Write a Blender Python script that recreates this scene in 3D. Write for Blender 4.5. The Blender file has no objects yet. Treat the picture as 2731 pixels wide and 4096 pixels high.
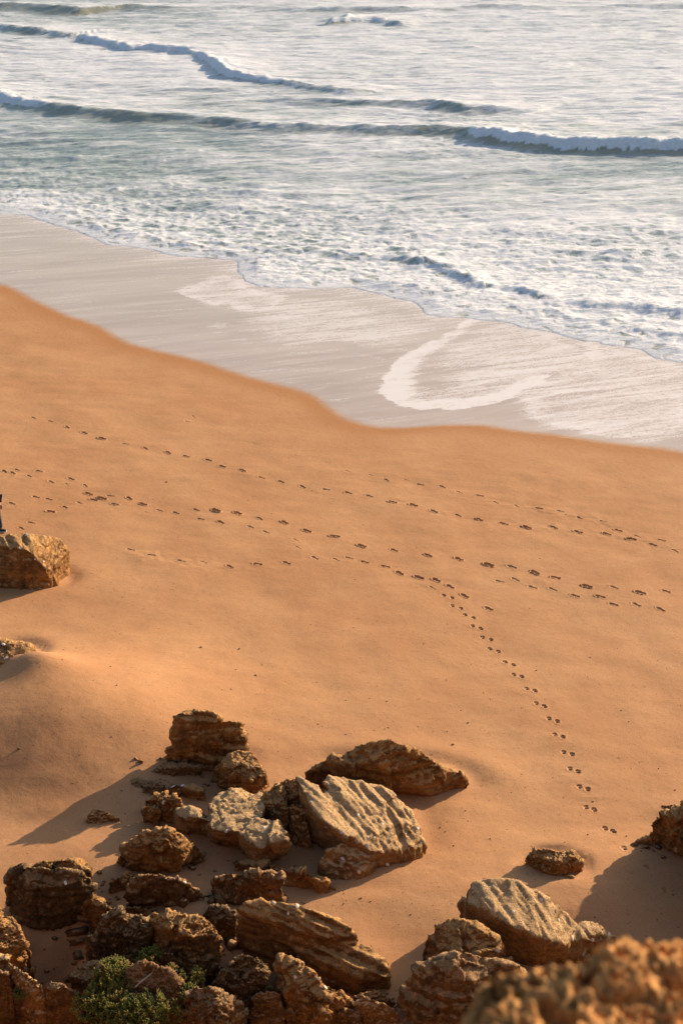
import bpy, bmesh, math, random
import numpy as np
from mathutils import Vector, Matrix
random.seed(7)
rng = np.random.default_rng(11)
R = math.radians
scn = bpy.context.scene
col = scn.collection

# ------------------------------------------------------------------ camera, sky, sun, exposure
CAM_H = 19.0
PITCH = R(26.0)
F_MM = 50.0
FPX = F_MM / 36.0 * 4096.0            # focal length in pixels of the 2731 x 4096 photograph
cd = bpy.data.cameras.new('camera')
cam = bpy.data.objects.new('camera', cd)
col.objects.link(cam)
cam.location = (0, 0, CAM_H)
cam.rotation_euler = (math.pi / 2 - PITCH, 0, 0)
cd.lens = F_MM
cd.sensor_fit = 'VERTICAL'
cd.sensor_height = 36.0
cd.clip_start = 0.05
cd.clip_end = 9000
cd.dof.use_dof = True
cd.dof.focus_distance = 27.0
cd.dof.aperture_fstop = 2.9
scn.camera = cam

SUN_AZ = R(49.0)                      # clockwise from +Y
SUN_EL = R(17.0)
world = bpy.data.worlds.new("World")
scn.world = world
world.use_nodes = True
wn = world.node_tree.nodes
sky = wn.new('ShaderNodeTexSky')
sky.sky_type = 'NISHITA'
sky.sun_disc = False
sky.sun_elevation = SUN_EL
sky.sun_rotation = SUN_AZ
sky.air_density = 1.0
sky.dust_density = 1.6
sky.ozone_density = 1.0
bg = wn['Background']
bg.inputs['Strength'].default_value = 0.105
world.node_tree.links.new(sky.outputs[0], bg.inputs[0])

sd = bpy.data.lights.new('sun', 'SUN')
sd.energy = 5.0
sd.angle = R(0.6)
sd.color = (1.0, 0.78, 0.55)
sun = bpy.data.objects.new('sun', sd)
col.objects.link(sun)
SUN = Vector((math.sin(SUN_AZ) * math.cos(SUN_EL), math.cos(SUN_AZ) * math.cos(SUN_EL), math.sin(SUN_EL)))
sun.rotation_euler = SUN.to_track_quat('Z', 'Y').to_euler()
sun.location = (30, 60, 60)

scn.view_settings.view_transform = 'Standard'
scn.view_settings.look = 'None'
scn.view_settings.exposure = 0.56
scn.view_settings.gamma = 1.0
scn.view_settings.use_curve_mapping = False

# ------------------------------------------------------------------ noise in numpy
_P = rng.permutation(256).astype(np.int32)
_P = np.concatenate([_P, _P, _P])
_g = rng.normal(size=(256, 3)); _g /= np.linalg.norm(_g, axis=1)[:, None]
def perlin(x, y, z=None):
    if z is None: z = np.zeros_like(x) + 0.37
    x = np.asarray(x, dtype=np.float64); y = np.asarray(y, dtype=np.float64); z = np.asarray(z, dtype=np.float64)
    xi = np.floor(x).astype(np.int64); yi = np.floor(y).astype(np.int64); zi = np.floor(z).astype(np.int64)
    xf = x - xi; yf = y - yi; zf = z - zi
    u = xf**3*(xf*(xf*6-15)+10); v = yf**3*(yf*(yf*6-15)+10); w = zf**3*(zf*(zf*6-15)+10)
    xi &= 255; yi &= 255; zi &= 255
    def gr(dx, dy, dz):
        h = _P[_P[_P[(xi+dx) & 255] + ((yi+dy) & 255)] + ((zi+dz) & 255)]
        g = _g[h & 255]
        return g[..., 0]*(xf-dx) + g[..., 1]*(yf-dy) + g[..., 2]*(zf-dz)
    a = gr(0,0,0)*(1-u)+gr(1,0,0)*u; b = gr(0,1,0)*(1-u)+gr(1,1,0)*u
    c = gr(0,0,1)*(1-u)+gr(1,0,1)*u; d = gr(0,1,1)*(1-u)+gr(1,1,1)*u
    return ((a*(1-v)+b*v)*(1-w) + (c*(1-v)+d*v)*w) * 1.6
def fbm(x, y, z=None, octv=4, gain=.5, lac=2.03):
    s = 0; a = 1.0; f = 1.0
    for i in range(octv):
        s = s + a*perlin(x*f+i*13.1, y*f+i*7.7, None if z is None else z*f+i*3.3)
        a *= gain; f *= lac
    return s
def sstep(a, b, x):
    t = np.clip((x-a)/(b-a), 0, 1); return t*t*(3-2*t)

# ------------------------------------------------------------------ pixels of the photograph -> points of the place
SP, CP = math.sin(PITCH), math.cos(PITCH)
def ray(px, py):                       # px, py in the 2731 x 4096 photograph
    u = (px - 1365.5) / FPX; v = (2048 - py) / FPX
    return u, CP + v*SP, -SP + v*CP
SHORE_P = (-18.1, 74.6)
SHORE_D = (0.8165, -0.5773)            # along the shore, towards the right of the picture
LAND_N = (-0.5773, -0.8165)            # away from the water
SLOPE = 0.064
def s_of(x, y): return (x-SHORE_P[0])*SHORE_D[0] + (y-SHORE_P[1])*SHORE_D[1]
def c_of(x, y): return -((x-SHORE_P[0])*LAND_N[0] + (y-SHORE_P[1])*LAND_N[1])   # + seaward
def plane(x, y): return -SLOPE * c_of(x, y)
def at_z(px, py, z=0.0):
    a, b, c = ray(px, py); t = (z-CAM_H)/c
    return (a*t, b*t, z)
def at(px, py, h=0.0):                 # on the beach plane, h metres above it
    a, b, c = ray(px, py)
    k0 = plane(0, 0) + h
    gx, gy = SLOPE*LAND_N[0], SLOPE*LAND_N[1]
    t = (CAM_H - k0)/(gx*a + gy*b - c)
    return (a*t, b*t, CAM_H + c*t)
DS = 4096/2352.0                       # wide-view pixels -> photograph pixels
def D(p): return (p[0]*DS, p[1]*DS)

def tag(o, label=None, cat=None, group=None, kind=None):
    if label: o['label'] = label
    if cat: o['category'] = cat
    if group: o['group'] = group
    if kind: o['kind'] = kind
    return o

# ------------------------------------------------------------------ node helper
class NT:
    def __init__(self, name):
        self.m = bpy.data.materials.new(name); self.m.use_nodes = True
        self.t = self.m.node_tree; self.p = self.t.nodes['Principled BSDF']
    def n(self, typ, **kw):
        o = self.t.nodes.new(typ)
        for k, v in kw.items():
            if k.startswith('_'): setattr(o, k[1:], v)
            else:
                s = o.inputs[int(k[1:])] if (k[0] == 'i' and k[1:].isdigit()) else o.inputs[k.replace('__', ' ')]
                if isinstance(v, bpy.types.NodeSocket): self.t.links.new(v, s)
                else: s.default_value = v
        return o
    def l(self, a, b): self.t.links.new(a, b)
    def math(self, op, a, b=0.0, c=0.0, clamp=False):
        return self.n('ShaderNodeMath', _operation=op, _use_clamp=clamp, i0=a, i1=b, i2=c).outputs[0]
    def mix(self, f, a, b):
        o = self.t.nodes.new('ShaderNodeMix'); o.data_type = 'RGBA'
        for s, v in ((0, f), (6, a), (7, b)):
            if isinstance(v, bpy.types.NodeSocket): self.l(v, o.inputs[s])
            else: o.inputs[s].default_value = (v if s == 0 or len(v) == 4 else (*v, 1))
        return o.outputs[2]
    def fmix(self, f, a, b):
        o = self.t.nodes.new('ShaderNodeMix'); o.data_type = 'FLOAT'
        for s, v in ((0, f), (2, a), (3, b)):
            if isinstance(v, bpy.types.NodeSocket): self.l(v, o.inputs[s])
            else: o.inputs[s].default_value = v
        return o.outputs[0]
    def ss(self, x, a, b, lo=0.0, hi=1.0):
        o = self.t.nodes.new('ShaderNodeMapRange'); o.interpolation_type = 'SMOOTHSTEP'
        for s, v in ((0, x), (1, a), (2, b), (3, lo), (4, hi)):
            if isinstance(v, bpy.types.NodeSocket): self.l(v, o.inputs[s])
            else: o.inputs[s].default_value = v
        return o.outputs[0]
    def attr(self, name): return self.n('ShaderNodeAttribute', _attribute_name=name)
    def noise(self, vec, scale, detail=3.0, rough=.5, dist=0.0):
        return self.n('ShaderNodeTexNoise', Vector=vec, Scale=scale, Detail=detail, Roughness=rough, Distortion=dist).outputs[0]
    def bump(self, h, dist, strength=1.0, normal=None):
        o = self.n('ShaderNodeBump', Height=h, Distance=dist, Strength=strength)
        if normal is not None: self.l(normal, o.inputs['Normal'])
        return o.outputs[0]
    def mapping(self, vec, scale=(1,1,1), rot=(0,0,0)):
        if any(rot): vec = self.n('ShaderNodeMapping', Vector=vec, Rotation=rot).outputs[0]
        return self.n('ShaderNodeMapping', Vector=vec, Scale=scale).outputs[0]
def setp(p, **kw):
    for k, v in kw.items(): p.inputs[k.replace('__', ' ')].default_value = v

# ------------------------------------------------------------------ shore lines (wide-view pixels)
FOAM_EDGE = [(0,494),(67,494),(103,510),(169,528),(205,543),(246,563),(308,569),(369,579),(390,587),(446,592),(528,597),(544,600),
 (550,630),(579,653),(615,662),(718,663),(804,662),(831,666),(918,687),(962,699),(973,720),(1005,728),(1072,731),(1143,738),(1200,753),(1251,761),
 (1328,781),(1395,792),(1472,804),(1507,822),(1568,833)]
WET_EDGE = [(0,653),(41,669),(82,694),(138,720),(205,743),(246,761),(292,792),(359,807),(441,825),(513,848),(564,866),(641,887),(718,904),(743,935),
 (804,971),(867,986),(943,986),(1020,976),(1092,971),(1149,984),(1215,997),(1287,997),(1328,1007),(1405,1022),(1482,1025),(1568,1038)]
def line_sc(pts, zf):
    s, c = [], []
    for p in pts:
        q = zf(*D(p)); s.append(s_of(q[0], q[1])); c.append(c_of(q[0], q[1]))
    s = np.array(s); c = np.array(c)
    o = np.argsort(s, kind='stable'); return s[o], c[o]
FE_S, FE_C = line_sc(FOAM_EDGE, at)
WE_S, WE_C = line_sc(WET_EDGE, at)
def foam_edge_c(s):
    return np.interp(s, FE_S, FE_C) + 0.16*fbm(s*1.1, s*0+3.1, octv=5, gain=.6)
def wet_edge_c(s):
    w = sum(np.interp(s+o, WE_S, WE_C)*k for o, k in ((-1.0, .12), (-.5, .22), (0, .32), (.5, .22), (1.0, .12)))
    return w + 0.05*perlin(s*1.3, s*0+9.0)

# ------------------------------------------------------------------ rocks: solids given by corner points (tile pixel, height above sand)
def tile(ox, oy, k=2.0, hs=1.0): return lambda pts: [(ox+p[0]/k, oy+p[1]/k, p[2]*hs) for p in pts]
TA, TB, TC, TD = tile(0,3312,2.0,1.22), tile(650,3312,2.0,1.15), tile(1300,3312), tile(1947,3312)
TE, TF, TG, TH = tile(0,2650), tile(500,2750), tile(1150,2850), tile(0,1950,3.0)
TS = tile(0, 0, 1.0)
ROCKS = []
def rock(label, hulls, mat='ochre', kind='boulder', vox=None, rough=1.0, bed=None, shells=None, scour=0.0, group=None):
    ROCKS.append(dict(label=label, hulls=hulls, mat=mat, kind=kind, vox=vox, rough=rough, bed=bed, shells=shells or [], scour=scour, group=group))

rock('big ochre boulder at the left edge beside the walking person', [TH([(230,545,1.1),(330,560,1.15),(560,585,1.0),(700,610,.85),(830,760,.5),(840,860,.2),(350,760,1.0),(560,1060,.35),
   (790,1060,0),(700,1115,0),(0,590,1.1),(-300,640,1.0),(-300,1180,0),(0,1150,0),(100,1000,.35),(560,1000,.5)]),
   TH([(540,1090,.22),(700,1100,.12),(545,1250,0),(400,1240,0),(230,1225,0),(0,1140,.1),(100,1060,.3),(380,1150,.15)])],
   'ochre', rough=.6, scour=.06, shells=TH([(320,572,1.15),(270,720,1.0),(420,860,.85),(530,885,.7)]), bed=((230,545),(560,1060),TH))
rock('sand-covered ochre rock at the left edge just above the wind-shaped mound', [TH([(-200,1750,.84),(0,1800,.80),(180,1870,.72),(370,1930,.60),(355,2090,.50),(0,2110,.55),(-200,2110,.55),
   (380,1950,0),(370,2130,0),(0,2180,0),(100,1900,0)])], 'ochre', scour=.07, rough=.7, shells=TH([(45,1880,.7),(70,2050,.55)]))
rock('tallest layered block with a dark overhanging face behind the rock cluster', [
   TF([(390,235,1.25),(445,190,1.38),(600,187,1.4),(770,225,1.3),(775,320,1.05),(385,320,1.05),(740,480,.6),(570,470,.6),(380,440,.62),(368,400,.75),(450,300,.75),(650,290,.75),(700,420,.75),(500,560,.3),(650,560,.3)]),
   TF([(780,268,1.15),(850,270,1.15),(935,285,1.08),(945,340,.9),(960,420,.75),(950,490,.55),(790,500,.55),(720,400,.85),(740,330,1.0),(920,350,.6),(760,520,.3),(900,520,.3),(700,300,1.0),(700,480,.5)]),
   TF([(340,490,.5),(420,460,.55),(740,480,.58),(940,500,.45),(800,640,.05),(620,640,0),(310,600,0),(900,560,0),(500,440,.1),(880,470,.1)])], 'ochre', bed='flat', scour=.03)
rock('orange-brown rock leaning under the right side of the tallest layered block', [TF([(810,535,.62),(905,503,.66),(1010,518,.66),(1040,590,.6),(840,640,.5),(790,640,.5),(840,712,.38),(715,668,.28),
    (900,690,.42),(720,745,0),(700,690,0),(900,800,0),(1000,600,0)]),
    TF([(960,600,.58),(1040,590,.6),(1105,650,.5),(1125,700,.42),(1010,750,.42),(900,680,.45),(1115,832,0),(1000,820,0),(880,800,0),(1122,740,0)])], 'ochre', bed='flat')
rock('low dark ledge in the shadow of the tallest layered block', [TF([(240,650,.12),(300,620,.2),(460,600,.26),(600,640,.2),(590,668,.05),(430,703,0),(250,688,0),(600,680,0),(420,640,.24)])], 'dark', 'rock')
rock('small knob of stone standing upright below the tallest layered block', [TF([(675,585,.2),(695,585,.22),(692,640,0),(668,645,0),(685,620,0)])], 'ochre', 'rock')
rock('wedge-shaped stone at the tip of the shadow on the left slope', [TF([(20,565,.14),(60,555,.22),(130,585,.22),(215,592,.12),(205,640,0),(190,655,0),(60,662,0),(10,600,0)])], 'ochre', 'rock')
rock('tiny crumbled orange lump just above the wedge-shaped stone', [TF([(-20,535,.05),(10,515,.08),(45,512,.1),(50,545,0),(20,560,0),(-20,550,0)])], 'ochre', 'rock')
rock('flat crumbly dark rock half sunk in sand left of the small ledge', [TF([(30,742,.04),(100,735,.1),(210,738,.14),(270,765,.14),(330,810,.1),(240,830,.0),(90,790,.02),(60,770,0),(320,825,0)]),
    TF([(140,800,.12),(210,805,.16),(235,830,.08),(190,865,0),(150,845,0)])], 'dark', 'rock')
rock('low pale-topped ledge lying across the gap in the rock cluster', [TF([(340,800,.16),(400,775,.24),(560,775,.26),(640,812,.22),(632,890,0),(600,880,.05),(540,850,.12),(380,850,0),(420,860,0),(600,830,.2)])], 'ochre', 'rock', bed='flat', shells=TF([(385,790,.24),(460,782,.26)]))
rock('blocky lump with a white crust at the left end of the pale flat rock', [TF([(275,905,.5),(300,845,.55),(380,862,.6),(440,890,.55),(458,950,.45),(395,1060,.05),(280,960,.3),(270,1000,.1),(400,1090,0),(300,1060,0)]),
    TF([(150,960,.35),(190,945,.42),(275,960,.42),(290,1080,0),(235,1112,0),(180,1050,.05),(150,990,.2)]), TF([(160,905,.3),(280,850,.36),(280,890,.3),(200,920,.1),(170,920,.1)])], 'ochre', rough=1.2,
    shells=TF([(310,920,.55)]))
rock('wide flat pale rock with hollows in its top in the middle of the cluster', [
    TF([(400,960,.45),(600,975,.5),(660,1060,.5),(640,1080,.4),(430,1035,.42),(410,1090,0),(640,1150,0),(600,1010,0)]),
    TF([(670,945,.5),(780,850,.5),(920,832,.5),(1100,857,.5),(1112,920,.52),(1080,1080,.6),(880,1150,.6),(720,1145,.52),(645,1060,.5),(900,1240,0),(680,1160,0),(1100,1100,0),(900,900,0)]),
    TF([(1060,1060,.62),(1200,1085,.66),(1290,1160,.68),(1282,1215,.62),(1180,1250,.6),(1090,1285,.55),(960,1205,.55),(880,1140,.58),(1240,1340,0),(1080,1370,0),(950,1290,.05),(1240,1200,0)])],
    'pale', rough=.9, shells=TF([(868,960,.56),(1045,1028,.6),(812,1150,.55),(1112,1120,.64)]))
rock('knobbly orange-lit rock wedged behind the upper corner of the ribbed slab', [TF([(1110,865,.6),(1195,775,.7),(1290,762,.75),(1255,850,.75),(1285,930,.7),(1300,1050,.4),(1200,1080,.3),(1095,985,.4),(1090,930,.55),(1110,1090,0),(1300,1120,0)]),
    TF([(1280,755,.8),(1370,728,.88),(1400,850,.75),(1310,900,.6),(1400,1000,0),(1300,1000,0)])], 'ochre', rough=1.4)
rock('upright dark fluted block in the shade left of the ribbed slab', [TF([(1330,925,.72),(1440,930,.75),(1480,1220,.2),(1470,1270,0),(1390,1290,0),(1320,1190,.1),(1312,1030,.4),(1460,1100,0)])], 'ochre', rough=1.2, bed=((1380,930),(1430,1280),TF))
rock('broken stones in the shade behind the fluted block', [TF([(1300,880,.55),(1480,860,.7),(1560,1100,.3),(1520,1200,0),(1330,1000,.2),(1300,1000,0)])], 'ochre', rough=1.2)
rock('rounded boulder with a sunlit crumbling top left of the cluster', [TA([(1090,60,.6),(1250,8,.74),(1370,2,.76),(1450,55,.62),(1512,112,.46),(1440,182,.42),(1290,172,.55),(1080,150,.45),(1010,150,.38),
    (930,262,0),(1000,300,0),(1230,318,0),(1400,292,0),(935,230,.1),(1480,200,0)]),
    TA([(1440,170,.3),(1530,120,.3),(1600,150,.22),(1620,200,.12),(1540,240,0),(1400,300,0),(1600,230,0)])], 'ochre', rough=1.2)
rock('long arched rock with a shaded orange face and thin crest', [
    TG([(140,472,.35),(270,400,.6),(430,362,.75),(640,300,.95),(800,268,1.03),(1000,310,.9),(1110,370,.7),(1200,450,.5),(1300,470,.35),(1330,640,0),(1150,612,.0),(850,600,0),(400,560,0),(200,560,0),
        (700,400,.85),(950,430,.62),(300,480,0),(640,370,0),(900,360,0),(1200,470,0)]),
    TG([(430,345,.8),(480,288,.9),(600,262,1.0),(640,238,1.1),(840,222,1.15),(960,268,1.05),(1040,290,.95),(1110,330,.8),(1190,410,.6),(900,310,1.0),(640,300,.98),(460,370,.78),(700,320,.6),(1000,350,.5)]),
    TG([(1190,425,.5),(1290,440,.42),(1395,480,.32),(1420,520,.25),(1467,565,.1),(1455,600,0),(1330,645,0),(1230,610,.05),(1150,560,.2),(1400,540,0)])], 'ochre', bed='flat', scour=.05)
rock('great tilted slab with deep parallel ribs on its pale top', [
    TG([(72,520,1.0),(100,508,1.02),(240,580,.98),(500,990,.72),(470,1025,.66),(280,860,.86),(185,740,.92),(110,620,.97),(200,1000,0),(150,800,0),(400,1100,0),(180,900,.3)]),
    TG([(290,580,.98),(325,506,1.02),(500,540,.95),(780,600,.85),(1000,780,.6),(1025,860,.48),(700,800,.72),(520,800,.8),(400,500,0),(900,700,0)]),
    TG([(290,620,.94),(520,760,.8),(1025,860,.5),(1108,1060,.22),(1060,1128,.14),(960,1120,.22),(840,1048,.4),(760,1048,.46),(720,1108,.42),(650,1118,.45),(560,1058,.55),(500,990,.7),(350,800,.85),(1050,1155,0),(870,1185,0),(700,1245,0),(300,1000,0)]),
    TG([(330,1080,.5),(480,1010,.6),(700,1120,.4),(860,1150,.15),(870,1190,0),(590,1280,.15),(590,1335,0),(430,1368,0),(250,1260,.05),(255,1180,.3),(560,1200,.3),(250,1290,0)])],
    'pale', rough=.62, bed=((110,560),(700,1110),TG), scour=.04, vox=.026,
    shells=TG([(190,712,.9),(305,915,.8),(565,818,.75),(598,683,.88),(637,1003,.6),(692,998,.58),(637,1065,.5),(798,1215,.12),(440,1165,.5),(760,888,.65),(1043,930,.36),(435,960,.78),(570,1278,.2)]))
rock('long thin bar of rock lying half buried in shade below the flat pale rock', [TB([(570,275,.12),(640,262,.16),(830,282,.2),(1000,315,.24),(950,400,0),(700,325,.0),(600,320,0),(860,350,.12)]),
    TB([(950,320,.24),(1200,355,.26),(1310,392,.24),(1343,440,.14),(1335,500,0),(1200,478,0),(1000,410,.05),(1270,420,.25)])], 'ochre', 'rock')
rock('ragged brown rock with a concave right side in the centre of the cluster', [TB([(430,400,.36),(510,365,.46),(620,372,.48),(800,352,.56),(950,345,.58),(958,400,.5),(930,480,.3),(640,560,.1),(545,520,.1),(400,450,.2),(398,470,.05),
    (620,592,0),(880,590,0),(955,582,0),(930,520,0),(600,450,.35)])], 'dark', rough=1.5)
rock('long dark wedge with a sunlit rim lying right of the dark weathered block', [TA([(1050,402,.46),(1110,376,.52),(1250,364,.56),(1400,408,.5),(1500,442,.4),(1625,528,.1),(985,598,0),(1200,604,0),(1400,592,0),(1560,580,0),(1632,542,0),
    (1440,540,.15),(1060,450,.4)])], 'dark', rough=1.4, shells=TA([(1480,432,.42)]))
rock('low sandy outcrop between the dark weathered block and the long dark wedge', [TA([(870,440,.1),(1000,345,.2),(1060,350,.2),(1050,420,.1),(940,520,0),(840,500,0),(1000,500,0)])], 'ochre', 'rock', shells=TA([(838,486,.06)]))
rock('low stone lying in front of the long dark wedge', [TA([(1000,640,.06),(1080,622,.1),(1180,650,.1),(1190,695,0),(1050,700,0),(1000,670,0)])], 'ochre', 'rock')
rock('dark weathered block with an orange-lit end at lower left', [
    TA([(165,318,.78),(290,315,.82),(430,345,.8),(480,318,.84),(600,362,.76),(725,395,.68),(705,450,.5),(680,440,.55),(450,480,.62),(250,440,.66),(100,372,.6),(70,420,.5),(60,500,.25),
        (50,585,0),(200,640,0),(600,605,0),(650,590,0),(690,500,.1)])], 'black', rough=1.0, bed='flat', scour=.04, shells=TA([(528,437,.72)]))
rock('thin brown slab leaning behind the dark weathered block', [TA([(285,300,.72),(370,237,.8),(500,247,.8),(650,267,.72),(718,330,.66),(735,378,.55),(440,318,.7),(730,420,0),(300,380,0),(500,350,0)])], 'ochre')
rock('pale crumbly crest breaking from the trampled sand below the dark weathered block', [TA([(660,582,.24),(730,542,.32),(815,575,.28),(860,615,.24),(950,680,.3),(640,630,0),(800,700,0),(900,730,0),(850,650,0)])], 'ochre', 'rock')
rock('dark pitted boulder with an orange right shoulder above the green shrubs', [TA([(850,692,.6),(935,665,.7),(1020,712,.6),(1010,830,.5),(820,760,.5),(760,860,.3),(740,925,0),(900,1010,0),(1050,1010,0),(1000,950,.1)]),
    TA([(1020,712,.56),(1170,706,.58),(1225,800,.42),(1232,850,.3),(1140,885,.38),(1000,850,.45),(1080,1010,0),(1180,930,0),(960,1000,0)])], 'black', rough=1.6)
rock('small bright stone left of the dark pitted boulder', [TA([(670,880,.08),(700,862,.14),(748,858,.1),(745,895,0),(680,910,0)])], 'pale', 'rock')
rock('broad rock with a knobbly tan top and black front in the lower cluster', [TA([(1185,728,.6),(1212,682,.66),(1320,670,.7),(1500,712,.7),(1650,722,.66),(1745,790,.56),(1722,860,.5),(1535,862,.58),(1350,800,.62),
    (1180,900,0),(1300,1020,0),(1480,1100,0),(1700,1000,0),(1775,870,0)]), TA([(1535,862,.55),(1720,860,.5),(1705,990,.15),(1540,1000,.2),(1560,1060,0),(1690,1030,0)])], 'ochre', rough=1.5)
rock('small dark rough stone between two broad rocks of the lower cluster', [TB([(320,692,.3),(382,620,.46),(480,622,.5),(582,652,.5),(578,730,.4),(430,730,.36),(320,712,0),(480,862,0),(590,870,0)])], 'black', rough=1.4)
rock('largest two-layered boulder leaning to the right in the lower cluster', [
    TB([(590,642,.9),(645,592,.96),(880,577,1.0),(1100,602,1.0),(1230,652,.94),(1400,712,.84),(1500,802,.74),(1562,870,.62),(1532,930,.5),(1270,885,.66),(1050,805,.78),(800,695,.85),(610,720,.7),(620,830,0),(850,980,0),(1100,1000,.1),(1450,900,.2)]),
    TB([(1050,950,.42),(1270,912,.55),(1500,940,.5),(1650,922,.5),(1738,1010,.4),(1795,1130,.28),(1812,1210,.18),(1560,1165,.3),(1200,1050,.34),(1745,1290,0),(1500,1260,0),(1150,1130,0),(1750,1150,0)])],
    'ochre', bed=((645,640),(1500,980),TB), vox=.028, shells=TB([(1005,686,.88),(1080,622,.98),(890,598,.98)]))
rock('blunt wedge of tan rock speckled with shells at the bottom centre', [
    TB([(930,1052,.74),(990,1030,.8),(1090,1052,.8),(1210,1160,.74),(1280,1250,.66),(1322,1350,.6),(1300,1392,.54),(1180,1362,.56),(1100,1292,.62),(1010,1180,.7),(920,1170,.5),(920,1320,0),(960,1500,0),(1200,1600,0),(1310,1500,0)]),
    TB([(1290,1252,.5),(1380,1282,.5),(1450,1340,.4),(1545,1402,.26),(1490,1432,.14),(1330,1400,.4),(1350,1500,0),(1500,1470,0)])], 'ochre', rough=1.2,
    shells=TB([(1062,1198,.74),(1253,1208,.72),(1308,1275,.52)]))
rock('spiny grey-brown rock in the middle of the bottom row', [TB([(640,1012,.74),(690,1008,.76),(800,1045,.64),(845,1130,.54),(760,1290,.34),(690,1310,.32),(560,1250,.38),(385,1230,.34),(480,1150,.5),(560,1070,.6),
    (400,1290,0),(550,1400,0),(750,1400,0),(880,1260,0),(820,1100,0)])], 'black', rough=1.7)
rock('small knobbly stone left of the spiny grey-brown rock', [TB([(330,1120,.3),(400,1076,.4),(510,1108,.38),(520,1135,.3),(430,1170,.2),(340,1200,0),(480,1210,0)])], 'dark', 'rock', rough=1.3)
rock('peaked crumbly rock at the bottom edge right of the shrubs', [TB([(240,1278,.6),(290,1320,.55),(380,1278,.7),(430,1340,.64),(540,1392,.5),(620,1410,.42),(642,1480,.3),(460,1500,.5),(140,1470,.25),(120,1650,0),(640,1700,0),(400,1760,0)])], 'dark', rough=1.6)
rock('dark low boulder in the shadow between two bottom row rocks', [TB([(710,1362,.3),(760,1320,.36),(900,1292,.4),(950,1342,.34),(985,1500,.1),(900,1600,0),(740,1620,0),(700,1450,0)])], 'dark')
rock('angular shaded boulder with a thin lit edge behind the large dark boulder', [TC([(785,890,.66),(885,805,.84),(980,732,1.0),(1110,732,1.04),(1200,742,1.0),(1280,832,.88),(1360,862,.8),(1430,985,.5),(1475,1100,.25),(900,960,.6),
    (700,1160,0),(760,1250,0),(1300,1250,0),(1490,1120,0),(1000,1000,.65),(1200,1000,.7)])], 'ochre', rough=.8, shells=TC([(1375,982,.62)]))
rock('large dark boulder with a rough rim at the bottom beside the blurred cliff edge', [TC([(630,1230,.82),(690,1152,.95),(790,1070,1.1),(900,1030,1.16),(1110,993,1.22),(1260,1012,1.18),(1400,1080,1.08),(1560,1112,.98),(1580,1150,.9),(1200,1220,1.0),(1040,1170,1.08),(880,1110,1.12),
    (590,1420,.2),(590,1520,0),(620,1750,0),(1000,1850,0),(1650,1700,0),(1650,1200,0)])], 'dark', rough=.9, bed='flat')
rock('great pale boulder with a smooth sunlit back at lower right', [
    TD([(-150,535,.86),(-110,442,1.0),(-50,405,1.06),(70,392,1.1),(210,398,1.1),(340,470,1.0),(480,552,.88),(600,662,.7),(710,752,.54),(640,930,.5),(480,900,.66),(180,770,.84),(0,665,.9),(-150,610,.84),
        (-190,735,0),(0,930,0),(150,1050,0),(350,1092,0),(560,1050,0),(640,1030,0)]),
    TD([(680,780,.5),(780,737,.52),(910,772,.44),(1000,832,.34),(1050,900,.2),(940,955,.14),(830,1028,.05),(640,1010,.2),(600,900,.5),(900,1060,0),(640,1050,0)]),
    TD([(-215,595,.5),(-150,535,.6),(-120,620,.6),(-180,700,.1),(-215,620,.4),(-185,730,0)])],
    'pale', rough=.5, vox=.028, bed=((340,470),(760,1000),TD), scour=.04, shells=TD([(48,466,1.05),(205,672,.92),(433,572,.86),(575,735,.68),(685,880,.52),(975,850,.36),(840,893,.4)]))
rock('oval pitted boulder lying in its own hollow of sand', [TD([(380,187,.32),(500,170,.4),(640,190,.4),(718,218,.32),(751,282,.2),(742,318,.12),(630,354,.05),(520,345,.08),(430,325,.1),(345,272,.16),(322,225,.24),(560,270,.36),
    (420,310,0),(640,340,0),(700,260,0),(420,230,0)])], 'ochre', rough=1.2, scour=.08)
rock('small split stone in front of the oval boulder', [TD([(600,402,.08),(655,372,.14),(720,402,.12),(690,448,0),(620,435,0)])], 'ochre', 'rock')
rock('sand-dusted pebble in the shade of the oval boulder', [TD([(415,365,.05),(440,342,.08),(468,375,.05),(450,395,0),(420,390,0)])], 'ochre', 'rock')
rock('lone orange pebble on open sand left of the great pale boulder', [TC([(940,458,.06),(962,446,.09),(998,455,.1),(1000,488,0),(945,485,0)])], 'ochre', 'rock', scour=.02)
rock('dark boulder cut off by the right edge of the view', [TS([(2606,3268,.62),(2640,3250,.74),(2700,3238,.84),(2800,3190,1.2),(2960,3180,1.5),(3010,3300,1.4),(2625,3320,.25),(2650,3370,0),(2731,3400,0),(3050,3560,0),(3050,3300,0),(2800,3400,.4)]),
    TS([(2530,3365,.02),(2600,3345,.1),(2660,3330,.2),(2690,3400,0),(2600,3395,0)])], 'ochre', scour=.03, shells=TS([(2618,3270,.66)]))
rock('thin flake of stone just behind the dark boulder at the right edge', [TS([(2648,3220,.05),(2680,3218,.09),(2731,3232,.1),(2800,3235,.1),(2800,3260,0),(2690,3238,0)])], 'ochre', 'rock')
rock('tall boulder beyond the right edge that throws the broad shadow', [TS([(2890,3220,1.5),(3060,3200,1.9),(3300,3300,1.8),(2840,3420,1.15),(2850,3560,.9),(2840,3640,0),(2850,3450,0),(3300,3760,0),(3400,3400,0),(3000,3800,0)])], 'ochre')
rock('orange rock face at the left edge beside the trampled sand', [TA([(-200,640,.8),(0,662,.66),(100,702,.6),(135,790,.54),(185,860,.46),(190,935,.34),(60,960,.4),(-200,960,.5),(190,1025,0),(80,1045,0),(-200,1060,0)]),
    TA([(195,905,.16),(225,900,.18),(243,950,.1),(235,985,0),(195,985,0)])], 'ochre', rough=1.2)
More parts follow.
